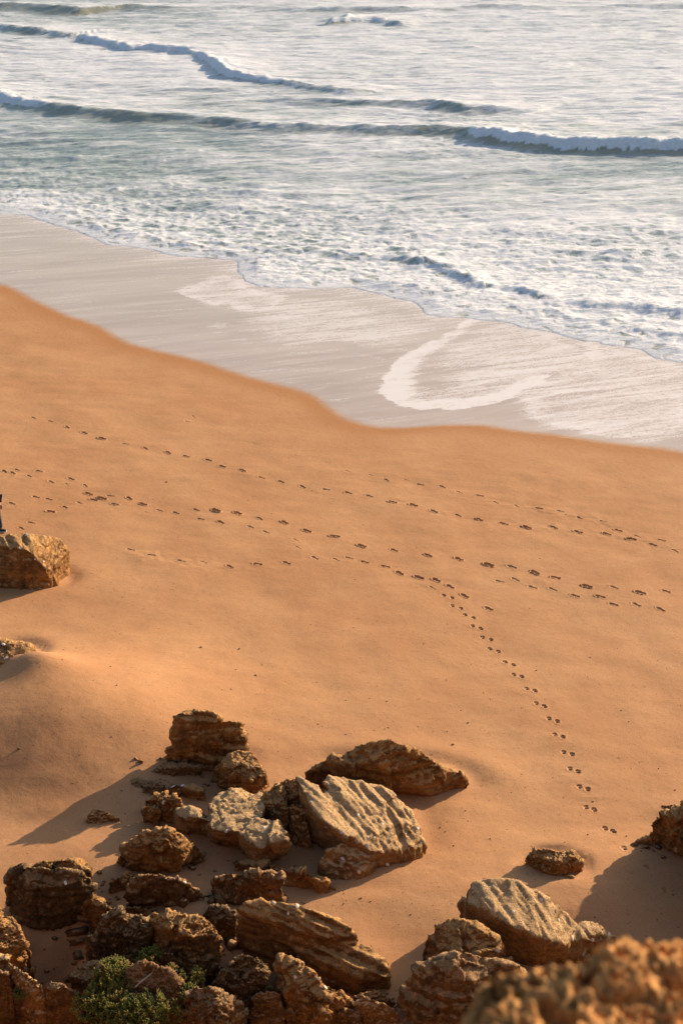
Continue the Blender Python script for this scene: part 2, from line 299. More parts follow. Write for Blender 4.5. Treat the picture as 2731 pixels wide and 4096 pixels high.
rock('pale diagonal ridge of rock in the bottom left corner', [TA([(-60,1030,.45),(60,1040,.48),(130,1100,.46),(80,1160,.36),(-60,1090,.4),(-60,1200,0),(60,1200,0)]),
    TA([(60,1045,.46),(230,1200,.44),(340,1262,.42),(350,1345,.2),(280,1320,.3),(100,1160,.36),(300,1400,0),(100,1260,0)])], 'pale', rough=1.4)
rock('dark flat-topped stone next to the pale diagonal ridge', [TA([(360,1242,.34),(430,1226,.38),(560,1280,.36),(642,1312,.32),(640,1400,.05),(560,1460,0),(340,1440,0),(360,1300,.3)])], 'dark', rough=1.1)
rock('corner rock at the very left below the pale diagonal ridge', [TA([(-150,1120,.5),(0,1132,.46),(80,1182,.4),(95,1280,.16),(90,1300,0),(-100,1340,0)])], 'dark', rough=1.3)
rock('earthy brown rock ringed by green shrubs', [TA([(1000,1160,.5),(1100,1085,.62),(1200,1072,.64),(1350,1130,.6),(1440,1225,.5),(1442,1330,.36),(1350,1380,.3),(1100,1372,.3),(990,1320,.32),(980,1420,0),(1440,1450,0),(1500,1300,0)])], 'soil', rough=1.4)
rock('small dark stone beside the uppermost green tuft', [TA([(1270,1002,.42),(1390,990,.46),(1415,1050,.34),(1350,1110,.2),(1290,1085,.25),(1420,1110,0),(1270,1120,0)])], 'dark', 'rock', rough=1.2)
rock('reddish stone left of the uppermost green tuft', [TA([(985,1012,.3),(1050,1005,.34),(1090,1050,.26),(1020,1115,.1),(1000,1120,0),(1090,1110,0)])], 'soil', 'rock', rough=1.2)
rock('half pale stone with round pits at the bottom edge', [TC([(250,1402,.42),(310,1342,.5),(400,1372,.5),(540,1432,.42),(600,1500,.3),(600,1600,0),(350,1640,0),(260,1480,.1)])], 'pale', rough=1.2, shells=TC([(400,1372,.5)]))
rock('small orange ledge tucked under the two-layered boulder', [TC([(215,1362,.2),(330,1296,.28),(430,1290,.28),(470,1335,.22),(560,1392,.14),(520,1425,0),(240,1400,0)])], 'ochre', 'rock')
rock('rough brown stone at the bottom edge left of the half pale stone', [TC([(80,1500,.26),(180,1450,.36),(255,1432,.36),(320,1500,.26),(350,1600,0),(50,1620,0)])], 'dark', rough=1.3)
rock('crumbling sand-crusted lump alone on the left slope', [TE([(700,1235,.12),(740,1170,.2),(800,1172,.22),(850,1190,.18),(960,1245,.06),(850,1290,0),(700,1315,0),(660,1260,0)])], 'ochre', 'rock', rough=1.2)
rock('brown rock in the shade below the earthy rock and shrubs', [TB([(190,1190,.3),(260,1120,.38),(300,1130,.36),(310,1230,.1),(220,1260,0),(320,1270,0)])], 'soil', 'rock', rough=1.2)
rock('shaded boulder on the ground left of the green shrubs', [TA([(560,1190,.16),(700,1080,.26),(820,1050,.3),(860,1100,.3),(800,1250,.16),(620,1300,0),(560,1260,0),(860,1300,0)])], 'dark', rough=1.1)

# ------------------------------------------------------------------ ground height
def rock_base(r):
    pts = [at(p[0], p[1], max(p[2], 0)) for h in r['hulls'] for p in h]
    a = np.array(pts); c = (a[:, :2].min(0)+a[:, :2].max(0))/2
    rad = (a[:, :2].max(0)-a[:, :2].min(0))/2
    return c, rad
SCOUR = []
for r in ROCKS:
    if r['scour'] > 0:
        c, rad = rock_base(r); SCOUR.append((c[0], c[1], rad[0], rad[1], r['scour']))
MOUND = at(*[225, 2830]); 
def gauss(x, y, cx, cy, sx, sy, ang=0.0):
    dx, dy = x-cx, y-cy; ca, sa = math.cos(ang), math.sin(ang)
    u, v = dx*ca+dy*sa, -dx*sa+dy*ca
    return np.exp(-.5*((u/sx)**2+(v/sy)**2))
def E_(px, py): q = at(px/2, 2650+py/2); return q[0], q[1]
def A_(px, py): q = at(px/2, 3312+py/2); return q[0], q[1]
def poly_dist(x, y, pts):
    d = np.full(x.shape, 1e9); tp = np.zeros(x.shape)
    for i in range(len(pts)-1):
        ax, ay = pts[i][:2]; bx, by = pts[i+1][:2]
        dx, dy = bx-ax, by-ay; L2 = dx*dx+dy*dy+1e-9
        t = np.clip(((x-ax)*dx+(y-ay)*dy)/L2, 0, 1)
        q = np.hypot(x-ax-t*dx, y-ay-t*dy)
        m = q < d; d = np.where(m, q, d); tp = np.where(m, (i+t)/(len(pts)-1), tp)
    return d, tp
def inside(x, y, pts):
    r = np.zeros(x.shape, bool); n = len(pts)
    for i in range(n):
        ax, ay = pts[i][:2]; bx, by = pts[(i+1) % n][:2]
        c = ((ay > y) != (by > y)) & (x < (bx-ax)*(y-ay)/(by-ay+1e-12)+ax)
        r ^= c
    return r
PIT = [at(*p)[:2] for p in ((-900,3640),(20,3700),(170,3720),(320,3700),(370,3800),(600,3840),(900,3870),(1090,3820),(1220,3900),(1460,3990),(1530,4096),(1560,4700),(-900,4700))]
def beach_h(x, y):
    z = plane(x, y)
    c = c_of(x, y); s = s_of(x, y)
    dry = sstep(0.0, 5.0, wet_edge_c(s)-c)
    # wind-shaped mound at the left
    m = E_(540, 480); z = z + .80*gauss(x, y, m[0], m[1], 2.0, 1.7, .5)
    m = E_(60, 190); z = z + .05*gauss(x, y, m[0]-.6, m[1], 1.3, .8, 0)
    # its sharp crest: surface falls off towards the camera side
    a = E_(100, 120); b = E_(700, 230)
    dx, dy = b[0]-a[0], b[1]-a[1]; L = math.hypot(dx, dy); dx /= L; dy /= L
    t = (x-a[0])*dx+(y-a[1])*dy; d = (x-a[0])*(-dy)+(y-a[1])*dx
    d = d + .16*np.sin(t*1.7) 
    env = np.exp(-.5*((t-L*.42)/(L*.34))**2)
    z = z + env*.36*np.where(d > 0, np.exp(-(d/.62)**1.3), np.exp(-(d/.60)**2))
    # slope falling to the left bottom and hollows between the rocks
    m = E_(-100, 1150); z = z - .38*gauss(x, y, m[0], m[1], 2.4, 1.3, .35)
    m = A_(420, 900); z = z - .30*gauss(x, y, m[0], m[1], 1.1, .9, .2)
    m = E_(500, 1500); z = z + .12*gauss(x, y, m[0], m[1], 1.4, .5, .55)
    m = E_(560, 1290); z = z + .07*gauss(x, y, m[0], m[1], 1.4, .28, .62)
    for (px, py, hh, sx, sy) in ((2230, 3420, .05, 1.2, .5), (1700, 3550, .08, 1.6, .9), (1650, 3800, -.06, .7, .5), (2300, 3560, .08, .8, .3), (1750, 3050, .05, 1.5, .4)):
        m = at(px, py); z = z + hh*gauss(x, y, m[0], m[1], sx, sy, -.2)
    # scour hollows round boulders, deepest on the sunward side
    for (cx, cy, rx, ry, dep) in SCOUR:
        u = (x-cx)/(rx+.1); v = (y-cy)/(ry+.1); q = np.sqrt(u*u+v*v)+1e-6
        side = .35+.65*sstep(-.3, .9, (u*.45+v*.9)/q)
        z = z - dep*1.3*side*np.exp(-((q-1.0)/.16)**2) + dep*.22*side*np.exp(-((q-1.5)/.3)**2)
    # soft undulation and wind ripples
    z = z + dry*(.035*fbm(x*.35, y*.35, octv=3) + .010*fbm(x*1.3+3, y*2.2, octv=3))
    near = sstep(32, 20, y)
    z = z + dry*near*(.012*fbm(x*1.0+5*perlin(x*.3, y*.3), y*2.6, octv=3))
    # trampled sand bottom left
    m = A_(470, 960); tr = gauss(x, y, m[0], m[1], 1.0, .75, .2)
    z = z + np.clip(tr*1.8, 0, 1)*(.10*fbm(x*2.7, y*3.1, octv=4) - .02)
    m = A_(1480, 640); z = z + .10*gauss(x, y, m[0], m[1], .35, .12, .3)
    # the sand drops behind the front row of rocks at bottom left
    pd, _ = poly_dist(x, y, PIT); ins = inside(x, y, PIT)
    z = z - 1.0*sstep(-.25, .8, np.where(ins, pd, -pd))
    # faint disturbed patches of the open beach
    wv = perlin(x*.22+4, y*.22)
    z = z + dry*.011*sstep(.1, .55, wv)*fbm(x*5.5, y*5.5, octv=2)
    return z

# ------------------------------------------------------------------ materials
def m_sand():
    k = NT('sand'); geo = k.n('ShaderNodeNewGeometry'); P = geo.outputs['Position']
    wet = k.attr('wet').outputs['Fac']
    wet = k.math('ADD', wet, k.math('MULTIPLY', k.math('SUBTRACT', k.noise(P, 3.5, 5, .65), .5), .10))
    foam = k.attr('foam').outputs['Fac']
    n1 = k.noise(P, .45, 4, .55); n2 = k.noise(P, 6, 4, .6); n3 = k.noise(P, 60, 3, .7); n4 = k.noise(P, 210, 2, .6)
    dry = k.mix(k.ss(n1, .3, .7), (.488, .244, .110), (.543, .288, .135))
    dry = k.mix(k.math('MULTIPLY', k.ss(n2, .45, .8), .35), dry, (.425, .212, .098))
    grain = k.ss(n3, .30, .72, .84, 1.14)
    g4 = k.ss(n4, .2, .8, .88, 1.12)
    spk = k.ss(k.noise(P, 19, 2, .5), .66, .74, 1.0, .50)
    gg = k.math('MULTIPLY', k.math('MULTIPLY', grain, g4), spk)
    dry = k.n('ShaderNodeVectorMath', _operation='SCALE', i0=dry, Scale=gg).outputs[0]
    damp = k.ss(wet, .02, .38)
    c1 = k.mix(k.math('MULTIPLY', damp, .7), dry, (.42, .190, .070))
    wetc = (.455, .345, .265)
    stv = k.mapping(P, scale=(.16, 1.5, 1), rot=(0, 0, R(-27)))
    st = k.noise(stv, .8, 4, .52, .6)
    wcol = k.mix(k.ss(st, .32, .72), wetc, (.56, .45, .365))
    w2 = k.ss(wet, .41, .64)
    c2 = k.mix(w2, c1, wcol)
    # foam left on the sheet: streaks and bubbles
    bub = k.n('ShaderNodeTexVoronoi', Vector=P, Scale=16.0).outputs['Distance']
    fst = k.noise(stv, 1.7, 5, .58, .9)
    fn = k.math('ADD', k.math('MULTIPLY_ADD', fst, 1.25, -.20), k.math('MULTIPLY', k.math('SUBTRACT', .55, bub), .26))
    fn = k.math('ADD', fn, k.math('MULTIPLY', k.noise(P, 7, 4, .6), .35))
    dv = k.n('ShaderNodeVectorMath', _operation='ADD', i0=P, i1=k.n('ShaderNodeVectorMath', _operation='SCALE', i0=k.n('ShaderNodeTexNoise', Vector=P, Scale=2.2, Detail=4.0).outputs[1], Scale=.55).outputs[0]).outputs[0]
    ve = k.n('ShaderNodeTexVoronoi', Vector=k.mapping(dv, scale=(.6, 1.5, 1), rot=(0, 0, R(-27))), Scale=3.2, _feature='DISTANCE_TO_EDGE').outputs['Distance']
    fn = k.math('ADD', fn, k.ss(ve, .02, .30, k.math('MULTIPLY', foam, .13), k.math('MULTIPLY', foam, -.13)))
    th = k.fmix(foam, .98, .20)
    f = k.math('MULTIPLY', k.ss(k.math('SUBTRACT', fn, th), -.26, .34), k.ss(foam, .01, .12))
    c3 = k.mix(k.math('MULTIPLY', f, .88), c2, (.80, .77, .78))
    k.l(c3, k.p.inputs['Base Color'])
    rgh = k.fmix(w2, .85, .16)
    rgh = k.fmix(f, rgh, .55)
    k.l(rgh, k.p.inputs['Roughness'])
    k.l(k.fmix(w2, .15, .5), k.p.inputs['Specular IOR Level'])
    bs = k.fmix(w2, 1.0, .10)
    hgt = k.math('ADD', k.math('MULTIPLY', n2, .35), k.math('ADD', k.math('MULTIPLY', n3, .10), k.math('MULTIPLY', f, .12)))
    b = k.n('ShaderNodeBump', Height=hgt, Distance=.028, Strength=bs)
    k.l(b.outputs[0], k.p.inputs['Normal'])
    return k.m
def m_rock(name, c_dark, c_mid, c_top, top_amt, alg, fine=1.0):
    k = NT(name); geo = k.n('ShaderNodeNewGeometry')
    tc = k.n('ShaderNodeTexCoord').outputs['Object']
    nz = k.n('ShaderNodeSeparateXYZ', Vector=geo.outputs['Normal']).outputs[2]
    n1 = k.noise(tc, 2.3, 5, .6); n2 = k.noise(tc, 9, 5, .65); n3 = k.noise(tc, 42, 4, .7)
    lay = k.noise(k.mapping(tc, scale=(.8, .8, 7)), 2.0, 4, .6, .4)
    a = k.mix(k.ss(n1, .35, .65), c_dark, c_mid)
    a = k.mix(k.math('MULTIPLY', k.ss(lay, .45, .62), .5), a, tuple(min(1, v*1.25) for v in c_mid))
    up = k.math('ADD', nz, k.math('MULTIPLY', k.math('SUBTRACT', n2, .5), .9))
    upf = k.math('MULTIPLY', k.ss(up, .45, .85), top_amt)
    a = k.mix(upf, a, c_top)  # pale weathered crust on upward faces, with sunlit brightness painted in
    ag = k.math('MULTIPLY', k.ss(k.noise(tc, 3.7, 5, .7, .4), .62-.3*alg, .80-.3*alg), min(1.0, alg*1.1))
    a = k.mix(ag, a, (.045, .040, .022))
    gr = k.math('MULTIPLY', k.ss(n3, .28, .72, .58, 1.28), k.ss(n2, .3, .7, .82, 1.12))
    a = k.n('ShaderNodeVectorMath', _operation='SCALE', i0=a, Scale=gr).outputs[0]
    k.l(a, k.p.inputs['Base Color'])
    setp(k.p, Roughness=.88)
    k.p.inputs['Specular IOR Level'].default_value = .2
    vo = k.n('ShaderNodeTexVoronoi', Vector=tc, Scale=26.0).outputs['Distance']
    pit = k.ss(vo, .05, .38)
    h = k.math('ADD', k.math('MULTIPLY', n3, .60), k.math('ADD', k.math('MULTIPLY', k.noise(tc, 15, 6, .75), 1.0), k.math('MULTIPLY', pit, .30)))
    k.l(k.bump(h, .050*fine, 1.0), k.p.inputs['Normal'])
    return k.m
M = {}
M['sand'] = m_sand()
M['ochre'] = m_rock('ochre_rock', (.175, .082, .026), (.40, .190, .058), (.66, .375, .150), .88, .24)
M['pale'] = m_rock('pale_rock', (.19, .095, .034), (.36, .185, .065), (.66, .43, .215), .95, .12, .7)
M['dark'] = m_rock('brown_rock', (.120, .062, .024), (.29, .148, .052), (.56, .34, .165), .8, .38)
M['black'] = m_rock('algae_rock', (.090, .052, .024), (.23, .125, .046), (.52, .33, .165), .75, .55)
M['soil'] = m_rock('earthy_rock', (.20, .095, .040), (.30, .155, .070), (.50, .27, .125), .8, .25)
def simple(name, c, rough=.6, spec=.4, vary=.15, sc=30):
    k = NT(name); tc = k.n('ShaderNodeTexCoord').outputs['Object']
    n = k.noise(tc, sc, 3, .6)
    a = k.mix(k.ss(n, .3, .7), tuple(v*(1-vary) for v in c), tuple(min(1, v*(1+vary)) for v in c))
    k.l(a, k.p.inputs['Base Color']); setp(k.p, Roughness=rough); k.p.inputs['Specular IOR Level'].default_value = spec
    return k
M['shell'] = simple('shell', (.74, .68, .60), .75, .2, .12, 60).m

def m_sea():
    k = NT('sea_water'); geo = k.n('ShaderNodeNewGeometry'); P = geo.outputs['Position']
    foam = k.attr('foam').outputs['Fac']; lace = k.attr('lace').outputs['Fac']; shal_facelit = k.attr('shallow_facelit').outputs['Fac']
    sc = k.n('ShaderNodeCombineXYZ', X=k.attr('su').outputs['Fac'], Y=k.attr('cv').outputs['Fac'], Z=0.0).outputs[0]
    P2 = k.n('ShaderNodeVectorMath', _operation='MULTIPLY', i0=P, i1=(1, 1, 0)).outputs[0]
    st1 = k.noise(k.mapping(P2, scale=(.16, .60, 1), rot=(0, 0, R(-14))), 1.0, 8, .66, .8)
    st2 = k.noise(k.mapping(P2, scale=(.55, 2.1, 1), rot=(0, 0, R(-18))), 1.0, 7, .68, .9)
    lc1 = k.noise(P2, .85, 8, .66, 1.5)
    dv = k.n('ShaderNodeVectorMath', _operation='ADD', i0=sc, i1=k.n('ShaderNodeVectorMath', _operation='SCALE', i0=k.n('ShaderNodeTexNoise', Vector=sc, Scale=.9, Detail=3.0).outputs[1], Scale=1.4).outputs[0]).outputs[0]
    vor = k.n('ShaderNodeTexVoronoi', Vector=dv, Scale=1.1, _feature='DISTANCE_TO_EDGE').outputs['Distance']
    net = k.ss(vor, .0, .42, 1.0, 0.0)
    stn = k.math('ADD', k.math('MULTIPLY', st1, .55), k.math('MULTIPLY', st2, .45))
    lcn = k.math('ADD', k.math('MULTIPLY', lc1, .62), k.math('MULTIPLY', net, .24))
    pat = k.fmix(lace, stn, lcn)
    th = k.fmix(foam, .80, .22)
    f = k.ss(k.math('SUBTRACT', pat, th), -.10, .17)
    fine = k.noise(sc, 7, 5, .7, .4)
    f2 = k.math('MULTIPLY', f, k.ss(fine, .22, .60, .84, 1.0))
    wat = k.mix(shal_facelit, (.31, .375, .345), (.44, .41, .29))  # second colour: sandy shallows and the painted translucency of wave faces
    lump = k.ss(k.noise(sc, 4, 5, .7), .3, .7, .88, 1.0)
    fc = k.n('ShaderNodeVectorMath', _operation='SCALE', i0=(.86, .88, .91), Scale=lump).outputs[0]
    k.l(k.mix(f2, wat, fc), k.p.inputs['Base Color'])
    k.l(k.fmix(f2, .18, .75), k.p.inputs['Roughness'])
    k.l(k.fmix(f2, .5, .2), k.p.inputs['Specular IOR Level'])
    r1 = k.noise(k.mapping(P2, scale=(1.1, 3.6, 1), rot=(0, 0, R(-16))), 1.0, 6, .6, .4)
    h = k.math('ADD', k.math('MULTIPLY', r1, .9), k.math('ADD', k.math('MULTIPLY', f, .22), k.math('MULTIPLY', k.math('MULTIPLY', fine, f), .22)))
    k.l(k.bump(h, .16, .6), k.p.inputs['Normal'])
    setp(k.p, Subsurface__Weight=.65, Subsurface__Scale=.30)
    k.p.inputs['Subsurface Radius'].default_value = (.8, 1.0, .9)
    return k.m
M['sea'] = m_sea()

# ------------------------------------------------------------------ mesh from numpy
def mesh_np(name, V, F, mat, attrs=None, smooth=True, nrm=None):
    me = bpy.data.meshes.new(name)
    V = np.asarray(V, np.float32); F = np.asarray(F, np.int32); k = F.shape[1]
    me.vertices.add(len(V)); me.vertices.foreach_set('co', V.ravel())
    me.loops.add(F.size); me.loops.foreach_set('vertex_index', F.ravel())
    me.polygons.add(len(F)); me.polygons.foreach_set('loop_start', np.arange(0, F.size, k, dtype=np.int32))
    me.update(calc_edges=True)
    if smooth: me.polygons.foreach_set('use_smooth', np.ones(len(F), bool))
    if attrs:
        for n, a in attrs.items():
            at_ = me.attributes.new(n, 'FLOAT', 'POINT'); at_.data.foreach_set('value', np.asarray(a, np.float32))
    me.materials.append(mat)
    if nrm is not None: me.normals_split_custom_set_from_vertices(nrm.astype(np.float32).tolist())
    return me
def link(name, me, parent=None):
    o = bpy.data.objects.new(name, me); col.objects.link(o)
    if parent is not None: o.parent = parent
    return o
def grid_faces(nr, nc):
    i = np.arange(nr-1)[:, None]*nc + np.arange(nc-1)[None, :]
    return np.stack([i, i+1, i+nc+1, i+nc], -1).reshape(-1, 4)

# ------------------------------------------------------------------ footprints
SHOE = [(77,959,.5),(118,968,.5),(157,981,.8),(196,994,.6),(235,1007,.8),(287,1019,.5),(335,1031,1),(386,1040,.9),(430,1048,1),(479,1057,.7),(509,1073,.8),(557,1083,.8),(598,1097,.6),(647,1106,.5),(693,1117,.45),(747,1124,.45),(798,1133,.6),(850,1140,.6),(900,1154,.8),(951,1162,.9),(998,1177,.9),(1052,1186,.5),(1100,1195,.9),(1158,1202,.7),(1207,1210,1),(1272,1210,.8),(1329,1221,1.1),(1391,1227,.8),(1417,1217,.7),(1448,1240,.9),(1500,1253,.5),(1550,1267,.5),
(586,1018,.4),(680,1048,.3),(722,1053,.3),(750,1065,.3),(800,1083,.3),(851,1091,.4),(887,1102,.45),(932,1103,.5),(966,1112,.5),(1015,1119,.5),(1052,1132,.5),(1100,1139,.5),(1138,1153,.45),(1186,1163,.5),(1235,1170,.55),(1286,1174,.5),(1330,1189,.7),(1384,1197,.5),(1460,1233,.4),(1520,1243,.5),
(495,1174,1.2),(545,1178,.9),(594,1192,.85),(651,1201,.85),(707,1219,.95),(769,1233,.85),(829,1253,.85),(906,1264,.9),(985,1278,1.05),(1053,1285,.85),(1122,1297,1.1),(1175,1301,.85),(1230,1316,1),(1276,1328,1),(1350,1348,1),(1407,1352,.5),(1467,1364,.8),(1528,1360,.5),(1320,1370,.75),(1374,1371,.6),(1406,1389,.4),(1462,1391,.45),(1515,1404,.45),
(527,1300,.5),(593,1297,.55),(655,1294,.5),(722,1281,.35),(770,1284,.35),(803,1281,.35),(839,1292,.6),(887,1300,.5),(918,1315,.65),(960,1325,.65),(1001,1333,.75),(990,1349,.45),(1066,1369,.65),(1035,1348,.5),(1222,1350,.45),(1268,1353,.5),(686,1258,.35),(677,1241,.35),(611,1222,.45),(573,1212,.6),(505,1200,.6),(461,1194,.5),(450,1173,.5),(403,1178,.35),(368,1171,.35),
(12,1083,.5),(28,1088,.5),(41,1080,.5),(68,1095,.45),(90,1083,.45),(120,1107,.45),(165,1100,.6),(155,1112,.35),(197,1114,.8),(203,1133,.9),(236,1143,.8),(253,1138,.5),(295,1144,.7),(266,1157,.8),(327,1158,.8),(214,1147,.45),(184,1153,.5),(149,1164,.45),(113,1144,.45),(117,1174,.9),(71,1198,.6),(48,1212,.5),(83,1141,.35),(26,1156,.5),(340,1176,.35),
(430,968,.3),(443,958,.3),(415,1290,.35),(465,1291,.35),(350,1276,.3),(300,1262,.25),(1123,1397,.4),(1180,1330,.35),(1145,1335,.35)]
PAW = [(1028,1371),(1048,1394),(1077,1416),(1094,1440),(1117,1466),(1134,1493),(1169,1523),(1188,1553),(1218,1586),(1240,1620),(1269,1655),(1282,1692),(1303,1732),(1317,1771),(1339,1813),(1354,1858),(1398,1908),(1432,1950),(1487,1995),(1527,2048)]
PRINTS = []   # (x, y, angle, strength, kind)
for i, (px, py, w) in enumerate(SHOE):
    q = at(px*DS, py*DS); q2 = at(px*DS+60, py*DS+17)
    a = math.atan2(q2[1]-q[1], q2[0]-q[0]) + random.uniform(-.35, .35)
    w = w*random.uniform(.5, 1.25)*(.72 if 32 <= i < 52 else 1.0)
    PRINTS.append((q[0]+random.uniform(-.03, .03), q[1]+random.uniform(-.04, .04), a, w, 0))
for i, (px, py) in enumerate(PAW):
    nx = PAW[min(i+1, len(PAW)-1)]; pv = PAW[max(i-1, 0)]
    a0 = at(pv[0]*DS, pv[1]*DS); b0 = at(nx[0]*DS, nx[1]*DS)
    a = math.atan2(b0[1]-a0[1], b0[0]-a0[0])
    sp = 0 if i > 16 else 9.5
    ks = (0,) if i > 16 else (-1, 1)
    for s_ in ks:
        q = at((px+s_*sp)*DS, (py+s_*3.2+random.uniform(-1, 1))*DS)
        PRINTS.append((q[0], q[1], a+random.uniform(-.2, .2), random.uniform(.75, 1.0) if s_ > 0 else random.uniform(.5, .85), 1))
def print_h(k, x, y):                   # depression of print k, and a mask of its outline
    cx, cy, a, w, kind = PRINTS[k]
    dx, dy = x-cx, y-cy; ca, sa = math.cos(a), math.sin(a)
    u, v = dx*ca+dy*sa, -dx*sa+dy*ca
    n = .020*perlin(u*22+k*3.3, v*22, u*0+k*1.7)
    if kind == 0:
        kk = .80+.32*min(w, 1.1)+.12*math.sin(k*5.1)
        def el(u0, v0, ru, rv): return np.sqrt(((u-u0)/(ru*kk))**2+((v-v0)/(rv*kk))**2)
        toe = el(-.06, .008, .080, .050); heel = el(.082, 0, .048, .042); mid = el(.015, 0, .075, .026)
        e = np.minimum(np.minimum(toe, heel), mid) + n*6
        dep = .058*w
        floor = 1-sstep(.62, 1.08, e)
        z = -dep*floor*(.75+.35*np.clip(-u*4, -.6, 1)) + dep*.42*np.exp(-((e-1.35)/.20)**2)*(1-floor)
        z = z + n*w*(1-sstep(1.2, 1.9, e))
    else:
        pad = np.sqrt(((u-.015)/.040)**2+(v/.036)**2)
        e = pad
        for (tu, tv) in ((-.045, -.034), (-.062, -.012), (-.062, .014), (-.045, .036)):
            e = np.minimum(e, np.sqrt(((u-tu)/.020)**2+((v-tv)/.015)**2))
        e = e + n*5
        dep = .046*w
        floor = 1-sstep(.6, 1.25, e)
        z = -dep*floor + dep*.14*np.exp(-((e-1.7)/.5)**2)*(1-floor)
    return z, e < 1.25

# ------------------------------------------------------------------ beach: graded grid, finer cells under each print
def build_beach():
    xs = np.concatenate([-20-np.geomspace(1, 160, 14)[::-1], np.arange(-20, 20.001, .14), 20+np.geomspace(1, 160, 14)])
    ys = np.concatenate([11.5-np.geomspace(.3, 40, 10)[::-1], np.arange(11.5, 84, .14), 84+np.geomspace(.5, 60, 12)])
    nx, ny = len(xs), len(ys)
    X, Y = np.meshgrid(xs, ys)
    Z = beach_h(X, Y)
    deep = c_of(X, Y)
    fc = foam_edge_c(s_of(X, Y))
    Z = Z - np.clip(deep-fc-1.5, 0, 8)*.12
    Z = np.maximum(Z, -5) 
    cells = {}
    def near_cells(k):
        cx, cy, a, w, kind = PRINTS[k]; rr = .26 if kind == 0 else .15
        i0, i1 = np.searchsorted(xs, cx-rr)-1, np.searchsorted(xs, cx+rr)-1
        j0, j1 = np.searchsorted(ys, cy-rr)-1, np.searchsorted(ys, cy+rr)-1
        return [(j, i) for j in range(j0, j1+1) for i in range(i0, i1+1)]
    for k in range(len(PRINTS)):
        for c in near_cells(k): cells.setdefault(c, []).append(k)
    keep = np.ones((ny-1, nx-1), bool)
    # drop cells far out under the sea floor seen by nobody
    keep &= (deep[:-1, :-1] < 60)
    for (j, i) in cells: keep[j, i] = False
    F = grid_faces(ny, nx)[keep.ravel()]
    V = np.stack([X, Y, Z], -1).reshape(-1, 3)
    N = 7
    tt = np.linspace(0, 1, N+1)
    TU, TV = np.meshgrid(tt, tt)
    subV, subF, own = [], [], []
    base = len(V)
    gf = grid_faces(N+1, N+1)
    for (j, i), ks in cells.items():
        x0, x1, y0, y1 = xs[i], xs[i+1], ys[j], ys[j+1]
        px = x0+(x1-x0)*TU; py = y0+(y1-y0)*TV
        z = (Z[j, i]*(1-TU)*(1-TV)+Z[j, i+1]*TU*(1-TV)+Z[j+1, i]*(1-TU)*TV+Z[j+1, i+1]*TU*TV)
        cxm, cym = (px[:-1, :-1]+px[1:, 1:])/2, (py[:-1, :-1]+py[1:, 1:])/2
        o = np.full(cxm.shape, -1)
        for k in ks:
            dz, _ = print_h(k, px, py)
            z = z + np.clip(dz, -1, 1)
            _, m = print_h(k, cxm, cym); o[m] = k
        subV.append(np.stack([px, py, z], -1).reshape(-1, 3)); subF.append(gf+base); own.append(o.ravel())
        base += (N+1)**2
    # border vertices of the refined region that touch coarse cells are kept on the coarse surface
    V2 = np.concatenate(subV); F2 = np.concatenate(subF); own = np.concatenate(own)
    V = np.concatenate([V, V2])
    # weld refined vertices by position to keep shading continuous
    off = nx*ny
    key = np.round(V2[:, :2]*2000).astype(np.int64)
    uq, inv = np.unique(key[:, 0]*10000000+key[:, 1], return_inverse=True)
    first = np.zeros(len(uq), np.int64); first[inv] = np.arange(len(V2))
    F2 = off+first[inv[F2-off]]
    allF = np.concatenate([F, F2])
    # vertex normals from faces
    e1 = V[allF[:, 2]]-V[allF[:, 0]]; e2 = V[allF[:, 3]]-V[allF[:, 1]]
    fn = np.cross(e1, e2)
    Nn = np.zeros_like(V)
    for c in range(4): np.add.at(Nn, allF[:, c], fn)
    Nn /= (np.linalg.norm(Nn, axis=1)[:, None]+1e-12)
    ss_ = s_of(V[:, 0], V[:, 1]); cc = c_of(V[:, 0], V[:, 1])
    wet = np.clip(.5+(cc-wet_edge_c(ss_))/3.0, 0, 1)
    def sub(Fs):
        u, inv2 = np.unique(Fs, return_inverse=True)
        return V[u], inv2.reshape(Fs.shape), Nn[u], wet[u]
    v, f, n, w = sub(np.concatenate([F, F2[own < 0]]))
    o = link('beach_sand', mesh_np('beach_sand', v, f, M['sand'], {'wet': w, 'foam': w*0}, nrm=n))
    tag(o, 'orange sand beach sloping to the sea', kind='structure')
    for k in range(len(PRINTS)):
        sel = own == k
        if sel.sum() < 3: continue
        v, f, n, w = sub(F2[sel])
        nm = 'footprint' if PRINTS[k][4] == 0 else 'paw_print'
        link(nm, mesh_np(nm, v, f, M['sand'], {'wet': w, 'foam': w*0}, nrm=n), o)
    return o
beach = build_beach()

def build_pebbles():
    V, F = [], []
    for i in range(420):
        px, py = rng.uniform(0, 2731), rng.uniform(1900, 4000)
        if rng.random() < .5: px, py = rng.normal(1500, 700), rng.normal(3300, 400)
        q = at(px, py); x, y = q[0], q[1]
        z = float(beach_h(np.array([x]), np.array([y]))[0]); r = rng.uniform(.006, .016)*(1+(rng.random() < .06)*1.2)
        k = len(V); a0 = rng.uniform(0, 6)
        for j in range(5):
            a = a0+j*1.257; V.append((x+r*1.3*math.cos(a), y+r*math.sin(a), z-.004))
        for j in range(5):
            a = a0+j*1.257+.3; V.append((x+r*.8*math.cos(a), y+r*.6*math.sin(a), z+r*.7))
        for j in range(5): F.append((k+j, k+(j+1) % 5, k+5+(j+1) % 5, k+5+j))
        F.append((k+5, k+6, k+7, k+8)); F.append((k+5, k+8, k+9, k+5))
    F = [f for f in F if len(set(f)) == 4]
    o = link('pebbles', mesh_np('pebbles', V, F, M['dark']))
    tag(o, 'tiny dark pebbles and grit scattered over the sand', 'pebbles', kind='stuff')
build_pebbles()

